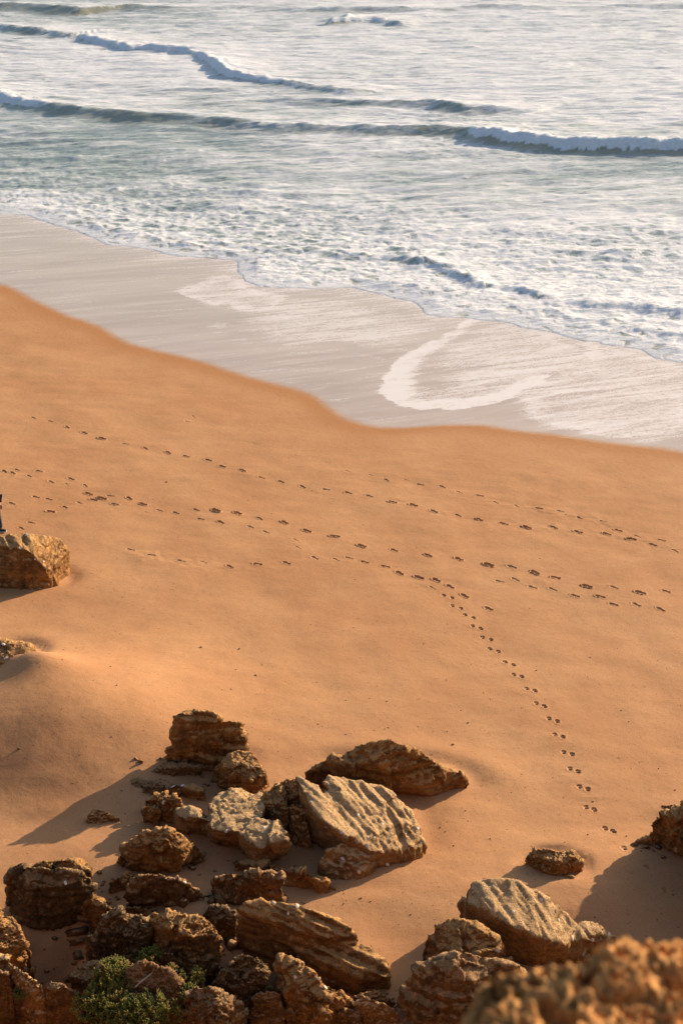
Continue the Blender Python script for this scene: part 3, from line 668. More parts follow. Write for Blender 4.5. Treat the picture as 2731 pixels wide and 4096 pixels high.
# ------------------------------------------------------------------ thin sheet of backwash on the wet sand
def wpts(L): return [at(*D(p)) for p in L]
def build_swash():
    s = np.concatenate([np.linspace(-40, -6, 20), np.arange(-5.9, 46, .1), np.linspace(46.2, 90, 20)])
    T = np.linspace(0, 1, 150)
    S, TT = np.meshgrid(s, T)
    c0 = wet_edge_c(S)-1.6; c1 = foam_edge_c(S)+.7
    C = c0+(c1-c0)*TT
    X = SHORE_P[0]+S*SHORE_D[0]-C*LAND_N[0]; Y = SHORE_P[1]+S*SHORE_D[1]-C*LAND_N[1]
    e = C-wet_edge_c(S)
    Z = beach_h(X, Y) + .012*sstep(-.5, .3, e) - .012 + .010*sstep(.2, 2.5, e)
    # foam fronts
    wx = X+.22*fbm(X*.7, Y*.7, octv=4, gain=.55); wy = Y+.22*fbm(X*.7+9, Y*.7, octv=4, gain=.55)
    foam = np.zeros(X.shape)
    def region(poly, base, rim, rimw, fade, soft=.5):
        P_ = wpts(poly); ins = inside(wx, wy, P_)
        d, _ = poly_dist(wx, wy, P_)
        return np.where(ins, base*(.55+.45*sstep(0, soft, d))*sstep(-.1, soft*.5-.1, d)+rim*np.exp(-((d-.25)/rimw)**2), (base*.55+rim*.6)*np.exp(-d/fade))
    # left lobe
    foam = np.maximum(foam, region([(395,669),(446,650),(513,630),(560,640),(600,670),(660,676),(640,720),(560,720),(520,700),(487,705),(446,689)], .46, .26, .6, .35))
    foam = np.maximum(foam, region([(520,745),(502,763),(530,700),(600,676),(790,676),(920,700),(960,722),(1060,740),(1040,765),(960,805),(880,825),(770,800),(700,812),(640,815),(590,799),(560,778)], .52, .03, .5, .6, 2.6))
    # the big loop: outer outline then thinner middle
    outer = [(1072,733),(1031,768),(959,800),(915,825),(882,858),(869,894),(880,915),(905,927),(969,938),(1031,940),(1080,938),(1123,930),(1190,915),(1251,869),(1300,850),(1340,838),(1330,800),(1251,765),(1200,756),(1143,742)]
    Po = wpts(outer); ins = inside(wx, wy, Po)
    front = outer[:14]; d, t = poly_dist(wx, wy, wpts(front))
    band = np.interp(t, [0, .15, .35, .6, .85, 1], [.5, .7, 1.15, 1.0, .75, .5])
    f = np.where(ins,   .53+.45*(1-sstep(band*.6, band*1.3, d)), .5*np.exp(-(d/.10)**2))
    hole, _ = poly_dist(wx, wy, wpts([(1095,745),(1060,765),(1000,805),(975,830),(965,855),(985,885)]))
    f = f-.30*np.exp(-(hole/.8)**2)*ins
    foam = np.maximum(foam, f)
    # right sheet
    foam = np.maximum(foam, region([(1190,920),(1200,956),(1277,986),(1379,1010),(1482,1010),(1600,985),(1650,860),(1568,840),(1480,812),(1395,795),(1330,785),(1330,838),(1251,869)], .50, .16, .7, .3))
    # faint streaks elsewhere and bubbles close to the surf
    gap = foam_edge_c(S)-C
    foam = np.maximum(foam, .50*np.exp(-np.clip(gap, 0, 99)/2.0))
    foam = np.maximum(foam, .13+.09*fbm(X*.3, Y*.3, octv=2))
    foam *= sstep(.05, .7, e)
    wet = np.clip(.5+e/3.0, 0, 1)
    nr, nc = X.shape
    V = np.stack([X, Y, Z], -1).reshape(-1, 3)
    o = link('swash_water', mesh_np('swash_water', V, grid_faces(nr, nc), M['sand'], {'wet': wet.ravel(), 'foam': foam.ravel()}))
    tag(o, 'thin sheet of foamy backwash on the wet sand', kind='structure')
build_swash()

# ------------------------------------------------------------------ sea surface with its breakers
WAVES = [  # crest as (px, py, height), front width, back width, broken (0..1) at each point
 ([(-60,195,.55,.9),(0,205,.55,.9),(60,222,.6,.6),(103,228,.62,.4),(205,243,.62,.15),(308,252,.62,.05),(436,261,.5,.05),(564,272,.42,.25),(640,279,.45,.3),(764,281,.42,.1),(870,284,.5,.1),(943,282,.58,.1),(1010,279,.68,.05),(1075,283,.72,.1),(1110,287,.85,1),(1149,290,.92,1),(1225,302,.92,1),(1328,308,.9,1),(1448,312,.9,1),(1568,313,.9,1),(1700,318,.9,1)], 1.0, 3.6),
 ([(-60,50,.5,.5),(0,51,.55,.4),(77,61,.55,.3),(169,72,.5,.2),(200,74,.2,0)], 1.1, 4),
 ([(190,77,.1,0),(205,77,.55,.8),(260,90,.5,.7),(308,101,.5,.8),(420,104,.45,.8),(461,112,.4,.9),(495,128,.6,1),(512,140,.7,1),(530,158,.5,.9),(590,168,.42,.8),(641,177,.38,.5),(718,190,.36,.4),(800,203,.4,.2),(850,212,.1,0)], 1.0, 4),
 ([(430,240,.05,0),(460,235,.22,0),(538,231,.2,0),(620,228,.12,0),(700,226,.22,0),(764,223,.4,.1),(892,226,.42,.1),(995,223,.6,.05),(1072,238,.5,.05),(1174,244,.35,.1),(1240,250,.15,0)], .9, 3.2),
 ([(740,44,.1,0),(764,41,.6,.9),(805,31,.6,.8),(867,36,.5,.5),(933,51,.4,.3),(960,58,.05,0)], 1.2, 4),
 ([(-60,4,.7,.2),(60,5,.7,.1),(200,12,.9,.1),(300,6,.7,.1),(420,14,.35,.1),(560,10,.2,.1),(700,16,.3,.2),(918,12,.5,.1),(1000,16,.3,.1),(1123,6,.5,.1),(1300,12,.2,.1),(1600,4,.4,.1)], 1.6, 5),
 ([(480,556,.04,.6),(600,566,.12,.8),(764,574,.16,.8),(867,583,.22,.3),(969,594,.25,.4),(1040,612,.22,.7),(1072,628,.24,.4),(1123,643,.23,.5),(1210,658,.22,.9),(1328,681,.28,.6),(1379,687,.33,.3),(1460,692,.35,.15),(1568,700,.34,.2),(1700,712,.34,.4)], .55, 1.6),
 ([(700,612,.03,.8),(850,640,.04,.9),(1000,668,.06,.9),(1150,690,.07,.9),(1300,722,.08,.9),(1450,750,.09,.9),(1600,775,.09,.9)], .4, 1.0),
 ([(80,500,.02,.9),(180,500,.05,.8),(300,540,.08,.8),(420,560,.09,.6),(520,575,.07,.8),(600,600,.05,.8)], .4, 1.1),
]
COVER = [(0,30,.45,0),(300,40,.52,0),(600,60,.60,0),(900,80,.66,0),(1200,60,.66,0),(1550,50,.62,0),(0,110,.66,0),(200,140,.72,0),(420,160,.74,0),(700,120,.66,0),(1100,150,.68,0),(1500,150,.68,0),
 (100,180,.66,0),(400,210,.62,0),(650,215,.55,0),(900,200,.66,0),(1250,220,.66,0),(1500,250,.66,0),(60,290,.46,0),(250,310,.36,0),(450,320,.46,0),(650,330,.56,0),(900,330,.62,.2),(1050,320,.56,.6),(1200,350,.52,.3),(1400,370,.44,.1),(1568,370,.42,0),
 (60,360,.42,0),(250,380,.40,0),(450,380,.50,0),(700,380,.54,0),(900,400,.50,0),(1150,400,.52,0),(1400,420,.52,0),(60,430,.52,.3),(250,440,.54,.3),(450,450,.60,.3),(700,450,.60,.2),(1000,450,.58,.1),(1200,470,.54,.1),(1500,460,.58,.1),
 (60,470,.72,.8),(250,500,.66,.8),(450,520,.66,.8),(650,520,.66,.7),(850,510,.66,.6),(1050,520,.72,.6),(1250,520,.72,.7),(1500,530,.62,.7),(700,570,.66,.9),(900,560,.70,.9),(1100,570,.78,.9),(1300,600,.74,.9),(1500,580,.66,.9),
 (200,545,.8,1),(400,570,.80,1),(600,630,.84,1),(800,630,.78,1),(950,650,.84,1),(1100,690,.84,1),(1250,700,.86,1),(1450,760,.86,1),(1560,790,.86,1),(1300,650,.86,.9),(1450,660,.88,.8)]
def build_sea():
    vD = np.concatenate([np.linspace(-340, -60, 40, endpoint=False), np.linspace(-60, 330, 420, endpoint=False), np.linspace(330, 900, 280)])
    py = vD*DS
    v = (2048-py)/FPX
    tt = CAM_H/(SP-v*CP); yr = tt*(CP+v*SP)
    yr = yr[::-1]                                           # near to far
    yr = np.concatenate([np.linspace(yr[0]-22, yr[0]-.3, 30), yr, np.geomspace(yr[-1]*1.05, 6000, 24)])
    uu = np.concatenate([-np.geomspace(.31, 3.5, 26)[::-1], np.linspace(-.29, .29, 470), np.geomspace(.31, 3.5, 26)])
    X = uu[None, :]*np.maximum(yr, 30)[:, None]; Y = np.repeat(yr[:, None], len(uu), 1)
    S = s_of(X, Y); C = c_of(X, Y)
    ec = foam_edge_c(S); e = C-ec
    ge = -SLOPE*ec
    Z = ge*np.exp(-np.clip(e, 0, 99)/7.0)
    Z = Z - .12*sstep(0, 10, e)
    # COVER interpolation in shore coordinates
    cp = np.array([[*(at_z(*D(p))[:2]), p[2], p[3]] for p in COVER])
    cs, cc = s_of(cp[:, 0], cp[:, 1]), c_of(cp[:, 0], cp[:, 1])
    lg = np.log(np.clip(Y, 30, 400)); cl = np.log(cp[:, 1])
    W = 0; Fo = 0; La = 0
    for i in range(len(cp)):
        dd = ((X/np.maximum(Y, 30)-cp[i, 0]/cp[i, 1])/.055)**2+((lg-cl[i])/.085)**2
        w = 1/(dd+.15)**2
        W = W+w; Fo = Fo+w*cp[i, 2]; La = La+w*cp[i, 3]
    foam = Fo/W; lace = La/W
    bro = np.zeros(X.shape); face = np.zeros(X.shape); crest_foam = np.zeros(X.shape)
    Sw = S + .5*perlin(S*.25, C*.25); 
    for pts, wf, wb in WAVES:
        q = [at_z(*D(p), z=p[2]*.85) for p in pts]
        ws = np.array([s_of(a[0], a[1]) for a in q]); wc = np.array([c_of(a[0], a[1]) for a in q])
        o = np.argsort(ws); ws = ws[o]; wc = wc[o]; A = np.array([p[2] for p in pts])[o]; B = np.array([p[3] for p in pts])[o]
        A = A*(.72 if wf > .56 else .52)
        cc_ = np.interp(S, ws, wc); amp = np.interp(S, ws, A, left=0 if pts[0][2] < .5 else A[0], right=0 if pts[-1][2] < .3 else A[-1]); br = np.interp(S, ws, B)
        wob = fbm(S*.9, S*0+wf*7, octv=3)
        cc_ = cc_+(.22 if wf > .56 else .75)*wf*wob
        d = C-cc_
        amp = amp*np.clip(1+(.16 if wf > .56 else .75)*fbm(S*.8+20, S*0+wb, octv=3), .15, 2)
        # front face (d<0): steep, slightly concave; back: long
        fr = np.exp(-np.abs(d/wf)**1.6)
        bk = np.exp(-(d/wb)**1.3) if False else np.exp(-np.power(np.clip(d, 0, None)/wb, 1.3))
        prof = np.where(d < 0, fr, bk)
        Z = Z+amp*prof - .12*amp*np.exp(-((d+2.2*wf)/(1.3*wf))**2)
        big = np.clip(amp/.7, 0, 1)
        # broken part: foam roller bulging down the face
        rol = br*np.clip(amp/.3, 0, 1)*sstep(-1.25*wf, -.85*wf, d+.25*wf*fbm(S*1.3, C*1.3, octv=3))*sstep(1.6*wf, .1*wf, d)
        bro = np.maximum(bro, rol)
        fk = np.interp(Y, [60, 110], [2.6, 1.3])
        lum = fbm(S*fk, C*fk, Z*fk, octv=4)
        Z = Z+rol*(.10*wf*lum+.16*wf*np.exp(-((d+.5*wf)/(.5*wf))**2))
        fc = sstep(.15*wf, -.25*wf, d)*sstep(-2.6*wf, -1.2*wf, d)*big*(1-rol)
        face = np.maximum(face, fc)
        crest_foam = np.maximum(crest_foam, big*np.exp(-((d-.5*wb)/(.75*wb))**2)*(d > 0))  # extra foam cover just behind each crest
    chop_far = sstep(52, 75, Y)
    Xr = X*.966+Y*.259; Yr = -X*.259+Y*.966                # ripples run slightly across the breakers
    Z = Z+(.05+.075*chop_far)*sstep(.5, 8, e)*(fbm(Xr*.20+3, Yr*.62+1.2*perlin(X*.12, Y*.12), octv=4, gain=.55))
    Z = Z+.026*sstep(.3, 3, e)*fbm(Xr*.55, Yr*1.8, octv=4, gain=.52)
    Z = Z+.10*sstep(.2, 1.6, e)*sstep(22, 6, e)*np.abs(fbm(Xr*.62, Yr*1.25, octv=5, gain=.58))
    foam = foam+.06*fbm(S*.12, C*.3, octv=3)
    foam = np.clip(foam+.07+.10*sstep(12, 3, e)*fbm(X*.35, Y*.8, octv=3)-.05*sstep(16, 6, e)-.30*face+.12*crest_foam, .05, .95)
    foam = np.maximum(foam, 1.05*sstep(.1, .6, bro))
    foam = np.maximum(foam, .92*sstep(1.6, .2, e+.5*fbm(X*1.2, Y*1.2, octv=3)))
    lace = np.clip(lace+.7*face*0+bro, 0, 1)
    shal_facelit = np.clip(.75*sstep(3.5, 0, e)+.95*face, 0, 1)  # sandy shallows at the edge, plus light through wave faces painted as colour
    # lip of the advancing edge
    lip = .018*(1-np.exp(-np.clip(e, 0, 9)/.12))+.03*sstep(.1, 1.2, e)
    Z = np.where(e > 0, Z+lip+.020, Z+.020+e*.30)
    far = sstep(220, 600, Y); Z = Z*(1-far)-.1*far
    nr, nc = X.shape
    keepv = e > -.30
    F = grid_faces(nr, nc)
    k = keepv.ravel()[F].all(1); F = F[k]
    u, inv = np.unique(F, return_inverse=True)
    V = np.stack([X, Y, Z], -1).reshape(-1, 3)[u]
    att = {'foam': foam.ravel()[u], 'lace': lace.ravel()[u], 'shallow_facelit': shal_facelit.ravel()[u], 'su': S.ravel()[u], 'cv': C.ravel()[u]}
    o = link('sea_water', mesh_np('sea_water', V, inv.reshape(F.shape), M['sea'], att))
    tag(o, 'choppy green-grey sea with foamy breakers', kind='structure')
build_sea()

# ------------------------------------------------------------------ rocks
def shell_mesh():
    bm = bmesh.new()
    n = 10; rings = [(1.0, 0.0), (.8, .22), (.45, .42), (.12, .52)]
    vs = []
    for r_, z in rings:
        vs.append([bm.verts.new((r_*math.cos(a*2*math.pi/n)*(1.25+.06*(a % 2)), r_*math.sin(a*2*math.pi/n)*(.9+.05*(a % 2)), z)) for a in range(n)])
    for a in range(len(rings)-1):
        for b in range(n): bm.faces.new((vs[a][b], vs[a][(b+1) % n], vs[a+1][(b+1) % n], vs[a+1][b]))
    bm.faces.new(vs[-1]); bm.faces.new(vs[0][::-1])
    me = bpy.data.meshes.new('shell'); bm.to_mesh(me); bm.free(); me.materials.append(M['shell'])
    return me
SHELL = shell_mesh()
STICK_ON = []
VOXK = .98
def worley_facets(P, freq, seed):
    Q = P*freq; base = np.floor(Q).astype(np.int64)
    best = np.full(len(P), 1e9); out = np.zeros(len(P))
    for dx in (-1, 0, 1):
        for dy in (-1, 0, 1):
            for dz in (-1, 0, 1):
                c = base+np.array([dx, dy, dz])
                h = (c[:, 0]*73856093 ^ c[:, 1]*19349663 ^ c[:, 2]*83492791 ^ seed*2654435) & 0xffff
                f = np.stack([((h*k) & 0xffff)/65535.0 for k in (12289, 40961, 24593)], -1)
                sd_ = c+f; d = Q-sd_; dd = (d*d).sum(1)
                g = np.stack([((h*k) & 0xffff)/65535.0-.5 for k in (7919, 31337, 50021)], -1)
                pl = (d*g).sum(1)*2.0+g[:, 0]*.5
                m = dd < best; best = np.where(m, dd, best); out = np.where(m, pl, out)
    return out
def build_rock(idx, r):
    bm = bmesh.new(); allp = []
    for h in r['hulls']:
        vs = []
        for (px, py, hh) in h:
            q = at(px, py, max(hh, 0))
            z = q[2]
            if hh <= 0: z -= (1.15 if py > 3560 and px < 1650 else .35)
            elif hh < .12: z += 0
            vs.append(bm.verts.new((q[0], q[1], z))); allp.append((q[0], q[1], q[2]))
            if hh > 0.02 and hh < .35:
                w = bm.verts.new((q[0], q[1], q[2]-hh-(1.0 if py > 3560 and px < 1650 else .30))); vs.append(w)
        res = bmesh.ops.convex_hull(bm, input=vs)
        bad = set(res['geom_interior']) | set(res['geom_unused'])
        bmesh.ops.delete(bm, geom=[g for g in bad if isinstance(g, bmesh.types.BMVert)], context='VERTS')
    me = bpy.data.meshes.new('tmp'); bm.to_mesh(me); bm.free()
    A = np.array(allp); c = A.mean(0); c[2] = plane(c[0], c[1])
    size = float(max(np.ptp(A[:, 0]), np.ptp(A[:, 1])))
    vox = (r['vox'] or max(.013, min(.027, size/80)))*VOXK
    o = bpy.data.objects.new(r['kind'], me); col.objects.link(o)
    m = o.modifiers.new('r', 'REMESH'); m.mode = 'VOXEL'; m.voxel_size = vox
    dg = bpy.context.evaluated_depsgraph_get(); dg.update()
    ev = o.evaluated_get(dg); m2 = bpy.data.meshes.new_from_object(ev)
    o.modifiers.clear(); o.data = m2; bpy.data.meshes.remove(me)
    n = len(m2.vertices)
    P = np.empty(n*3, np.float32); m2.vertices.foreach_get('co', P); P = P.reshape(-1, 3).astype(np.float64)
    nf = len(m2.polygons); F = np.empty(nf*4, np.int32)
    ok = all_quads = (len(m2.loops) == nf*4)
    m2.polygons.foreach_get('vertices', F) if ok else None
    F = F.reshape(-1, 4)
    # relax the sharp hull edges a little
    E = np.concatenate([F[:, [0, 1]], F[:, [1, 2]], F[:, [2, 3]], F[:, [3, 0]]])
    deg = np.bincount(E[:, 0], minlength=n)+np.bincount(E[:, 1], minlength=n)
    for it in range(1):
        Sx = np.zeros_like(P)
        for k in range(3):
            Sx[:, k] = np.bincount(E[:, 0], P[E[:, 1], k], n)+np.bincount(E[:, 1], P[E[:, 0], k], n)
        P = P*.45+.55*Sx/deg[:, None]
    def normals(P):
        fn = np.cross(P[F[:, 2]]-P[F[:, 0]], P[F[:, 3]]-P[F[:, 1]])
        N = np.zeros_like(P)
        for k in range(3):
            for c_ in range(4): N[:, k] += np.bincount(F[:, c_], fn[:, k], n)
        return N/(np.linalg.norm(N, axis=1)[:, None]+1e-12)
    N = normals(P)
    Q = P-c+np.array([(idx*7.3) % 50, (idx*3.1) % 50, (idx*1.7) % 50])
    rg = r['rough']; sc = min(1.0, size/1.3)
    x, y, z = Q[:, 0], Q[:, 1], Q[:, 2]
    w1 = fbm(x*1.6/max(sc, .3), y*1.6/max(sc, .3), z*1.6/max(sc, .3), octv=2)
    disp = (.022 if isinstance(r['bed'], tuple) else .045)*sc*w1
    bed = r['bed']
    if isinstance(bed, tuple):                     # parallel ribs running from one pixel to another
        T = bed[2]; a, b = T([(bed[0][0], bed[0][1], .8), (bed[1][0], bed[1][1], .5)])
        a = np.array(at(*a)); b = np.array(at(*b)); d = (b-a)/np.linalg.norm(b-a)
        t = Q@d; Pn = Q-t[:, None]*d
        g = perlin(Pn[:, 0]*6.5+t*.18, Pn[:, 1]*6.5, Pn[:, 2]*6.5+t*.15)
        g2 = perlin(Pn[:, 0]*16+t*.6, Pn[:, 1]*16, Pn[:, 2]*16+t*.5)
        disp = disp+.052*sc*rg*(-np.abs(g)*1.6+.45)+.022*rg*g2
        disp = disp-.05*sc*sstep(.35, .62, perlin(Pn[:, 0]*3.2+t*.3+5, Pn[:, 1]*3.2, Pn[:, 2]*3.2))
    else:                                          # bedding planes: ledges and undercuts
        nb = np.array([.18, -.22, .96]) if bed != 'flat' else np.array([.05, -.05, 1.0])
        nb = nb/np.linalg.norm(nb)
        q = Q@nb+.05*perlin(x*1.2, y*1.2, z*1.2)
        lay = perlin(x*.5, y*.5, q*9)
        side = 1-np.clip(np.abs(N@nb), 0, 1)
        disp = disp+(.075 if bed == 'flat' else .045)*sc*lay*(.25+side)
    if isinstance(bed, tuple):
        Qa = Pn+(t*.22)[:, None]*d; x, y, z = Qa[:, 0], Qa[:, 1], Qa[:, 2]
    m1 = fbm(x*4.2, y*4.2, z*4.2, octv=2)
    rid = 1-np.abs(perlin(x*7.5+3, y*7.5, z*9.5))*2.4            # sharp ridges between worn pockets
    rid2 = 1-np.abs(perlin(x*17+3, y*17, z*21))*2.4
    disp = disp+.022*sc+.015*rg*sc**.5*m1+.011*rg*sc**.5*(rid-.45)+.009*rg*(rid2-.45)
    f2 = perlin(x*36, y*36, z*40)
    disp = disp+.008*rg*f2
    pm = perlin(x*5.0+9, y*5.0, z*6.0)+.35*perlin(x*13, y*13, z*13)
    disp = disp-.034*rg*sc**.5*sstep(.34, .60, pm)
    disp = disp+(.026 if isinstance(bed, tuple) else .095)*sc*worley_facets(Q+.02*perlin(x*6, y*6, z*6)[:, None], 2.3/max(sc, .4), idx+3)+.014*rg*worley_facets(Q*1.0+.01*f2[:, None], 9.0, idx+9)
    # upright cracks
    cr = np.abs(perlin(x*1.9+2, y*1.9, z*.35)+.12*perlin(x*9, y*9, z*5))
    disp = disp-.030*sc*np.exp(-(cr/.035)**2)
    P = P+N*disp[:, None]
    gz = beach_h(P[:, 0], P[:, 1])
    up_ = (P[:, 2] > gz-.10)
    keep = up_[F].any(1)
    u_, inv_ = np.unique(F[keep], return_inverse=True)
    P = P[u_]; F = inv_.reshape(-1, 4)
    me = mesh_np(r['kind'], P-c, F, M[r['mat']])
    o.data = me; bpy.data.meshes.remove(m2)
    o.location = c
    if 'earthy' in r['label'] and 'ringed' in r['label']: STICK_ON.append((P.copy(), F.copy()))
    tag(o, r['label'], 'boulder' if r['kind'] == 'boulder' else 'rock', r['group'] or 'sandstone rocks lying on the beach')
    if r['shells']:
        from mathutils.bvhtree import BVHTree
        tree = BVHTree.FromPolygons([tuple(p) for p in P], F.tolist())
        for (px, py, hh) in r['shells']:
            a_ = ray(px, py); dd = Vector(a_).normalized()
            loc, nor, fi, dist = tree.ray_cast(Vector((0, 0, CAM_H)), dd)
            if loc is None: continue
            if nor.dot(dd) > 0: nor = -nor
            sh = bpy.data.objects.new('limpet_shell', SHELL); col.objects.link(sh); sh.parent = o
            k = random.uniform(.026, .040)
            mt = nor.to_track_quat('Z', 'Y').to_matrix().to_4x4()
            mt = mt @ Matrix.Rotation(random.uniform(0, 6), 4, 'Z') @ Matrix.Diagonal((k, k, k*.7, 1))
            mt.translation = loc-Vector(c)-nor*.004
            sh.matrix_local = mt
    return o
rock_objs = [build_rock(i, r) for i, r in enumerate(ROCKS)]

def build_rubble():
    V, F = [], []
    zones = [(420, 3640, 330, 160, 150), (300, 3850, 260, 160, 90), (250, 4010, 300, 60, -60), (330, 3760, 200, 110, -26), (620, 3860, 140, 70, -20), (760, 3800, 160, 90, -16), (1180, 3940, 200, 90, -30), (1420, 4040, 120, 60, -16), (560, 3420, 60, 40, -8), (960, 3590, 200, 30, -12), (900, 3900, 330, 120, 110), (800, 3120, 260, 60, 40), (1000, 3560, 300, 90, 50), (1450, 4020, 160, 60, 40), (2600, 3400, 60, 30, 10)]
    for (cx, cy, sx, sy, n) in zones:
        for i in range(abs(n)):
            px, py = rng.normal(cx, sx*.6), rng.normal(cy, sy*.6)
            q = at(px, py); x, y = q[0], q[1]
            z = float(beach_h(np.array([x]), np.array([y]))[0]); r = .018+.055*rng.random()**3
            if n < 0: r = .06+.12*rng.random()**1.5
            pts = rng.normal(size=(9, 3)); pts /= np.linalg.norm(pts, axis=1)[:, None]
            bm = bmesh.new()
            for p in pts: bm.verts.new((x+p[0]*r*1.3, y+p[1]*r, z+p[2]*r*.75+r*.25))
            res = bmesh.ops.convex_hull(bm, input=bm.verts[:])
            bm.verts.index_update(); k = len(V)
            V += [tuple(v.co) for v in bm.verts]; F += [tuple(k+v.index for v in f.verts) for f in bm.faces]
            bm.free()
    o = link('rock_rubble', mesh_np('rock_rubble', V, F, M['dark'], smooth=False))
    tag(o, 'small broken chips of brown rock scattered between the boulders', 'rubble', kind='stuff')
build_rubble()

# ------------------------------------------------------------------ cliff that carries the viewpoint, and its edge in the corner
def build_cliff():
    xs = np.linspace(-30, 30, 150); T = np.linspace(0, 1, 90)
    prof = [(13.6, .0), (11.2, 2.9), (9.0, 5.6), (7.2, 8.2), (5.2, 11.0), (3.4, 13.6), (2.2, 15.6), (1.2, 17.0), (-1.0, 17.4), (-12, 18.2)]
    pt = np.linspace(0, 1, len(prof))
    X, TT = np.meshgrid(xs, T)
    Y = np.interp(TT, pt, [p[0] for p in prof]); Z = np.interp(TT, pt, [p[1] for p in prof])
    n = fbm(X*.35, Y*.35, Z*.35, octv=5)
    Y = Y-.55+.5*n*sstep(0, .2, TT)
    Z = Z-.25+.25*n*sstep(.3, 1, TT)
    o = link('cliff', mesh_np('cliff', np.stack([X, Y, Z], -1).reshape(-1, 3), grid_faces(*X.shape), M['dark']))
    tag(o, 'rough brown cliff below the viewpoint', kind='structure')
build_cliff()

def build_edge():
    # crest of the rough ledge about three metres from the lens: pixels of its outline, distance along the view axis
    crest = [(1790,4200,2.9),(1860,4037,2.95),(1925,3912,3.0),(2097,3872,3.0),(2222,3857,3.0),(2287,3830,3.0),(2372,3846,3.0),(2427,3770,3.05),(2497,3760,3.1),(2547,3792,3.1),(2597,3765,3.1),(2731,3732,3.15),(2950,3700,3.2),(3300,3690,3.2)]
    def pos(px, py, dep):
        a, b, c = ray(px, py); dpt = b*CP-c*SP
        t = dep/dpt; return np.array([a*t, b*t, CAM_H+c*t])
    C0 = np.array([pos(*p) for p in crest])
    L = np.concatenate([[0], np.cumsum(np.linalg.norm(np.diff(C0, axis=0), axis=1))])
    nu = 300; uu = np.linspace(0, L[-1], nu)
    Cc = np.stack([np.interp(uu, L, C0[:, k]) for k in range(3)], -1)
    # section: rises gently towards the camera side, and falls steeply on the sea side
    sec = [(-1.9, -3.2), (-1.0, -2.2), (-.45, -1.1), (-.12, -.35), (-.02, -.08), (0, 0), (.06, .012), (.16, .022), (.30, .025), (.50, .01), (.75, -.04), (1.2, -.2), (2.4, -.45)]
    st = np.array([0]+list(np.cumsum([math.dist(sec[i], sec[i+1]) for i in range(len(sec)-1)])))
    i5 = st[5]
    tv = np.concatenate([np.linspace(0, i5-.4, 24, endpoint=False), np.linspace(i5-.4, i5+.75, 190, endpoint=False), np.linspace(i5+.75, st[-1], 14)])
    so = np.interp(tv, st, [s[0] for s in sec]); sz = np.interp(tv, st, [s[1] for s in sec])
    X = Cc[:, 0][None, :]+0*so[:, None]; Y = Cc[:, 1][None, :]-so[:, None]; Z = Cc[:, 2][None, :]+sz[:, None]
    P = np.stack([X, Y, Z], -1)
    du = np.gradient(P, axis=1); dv = np.gradient(P, axis=0)
    Nn = np.cross(du, dv); Nn /= np.linalg.norm(Nn, axis=-1)[..., None]+1e-9
    if Nn[120, 150, 2] < 0: Nn = -Nn
    x, y, z = X*1, Y*1, Z*1
    lump = perlin(x*33, y*33, z*33); l2 = perlin(x*70, y*70, z*70); big = fbm(x*5, y*5, z*5, octv=2)
    pit = sstep(.05, .5, perlin(x*13+4, y*13, z*13))
    disp = -.020+.030*big+.018*(1-np.abs(lump)*2.4)+.008*l2-.036*pit
    P = P+Nn*disp[..., None]
    c = P.reshape(-1, 3).mean(0)
    o = link('cliff_edge_rock', mesh_np('cliff_edge_rock', P.reshape(-1, 3)-c, grid_faces(*X.shape), M['edge']))
    o.location = c
    tag(o, 'rough orange ledge of the cliff edge, out of focus in the bottom right corner', 'rock')
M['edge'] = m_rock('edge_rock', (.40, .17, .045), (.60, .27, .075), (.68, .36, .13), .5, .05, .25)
build_edge()

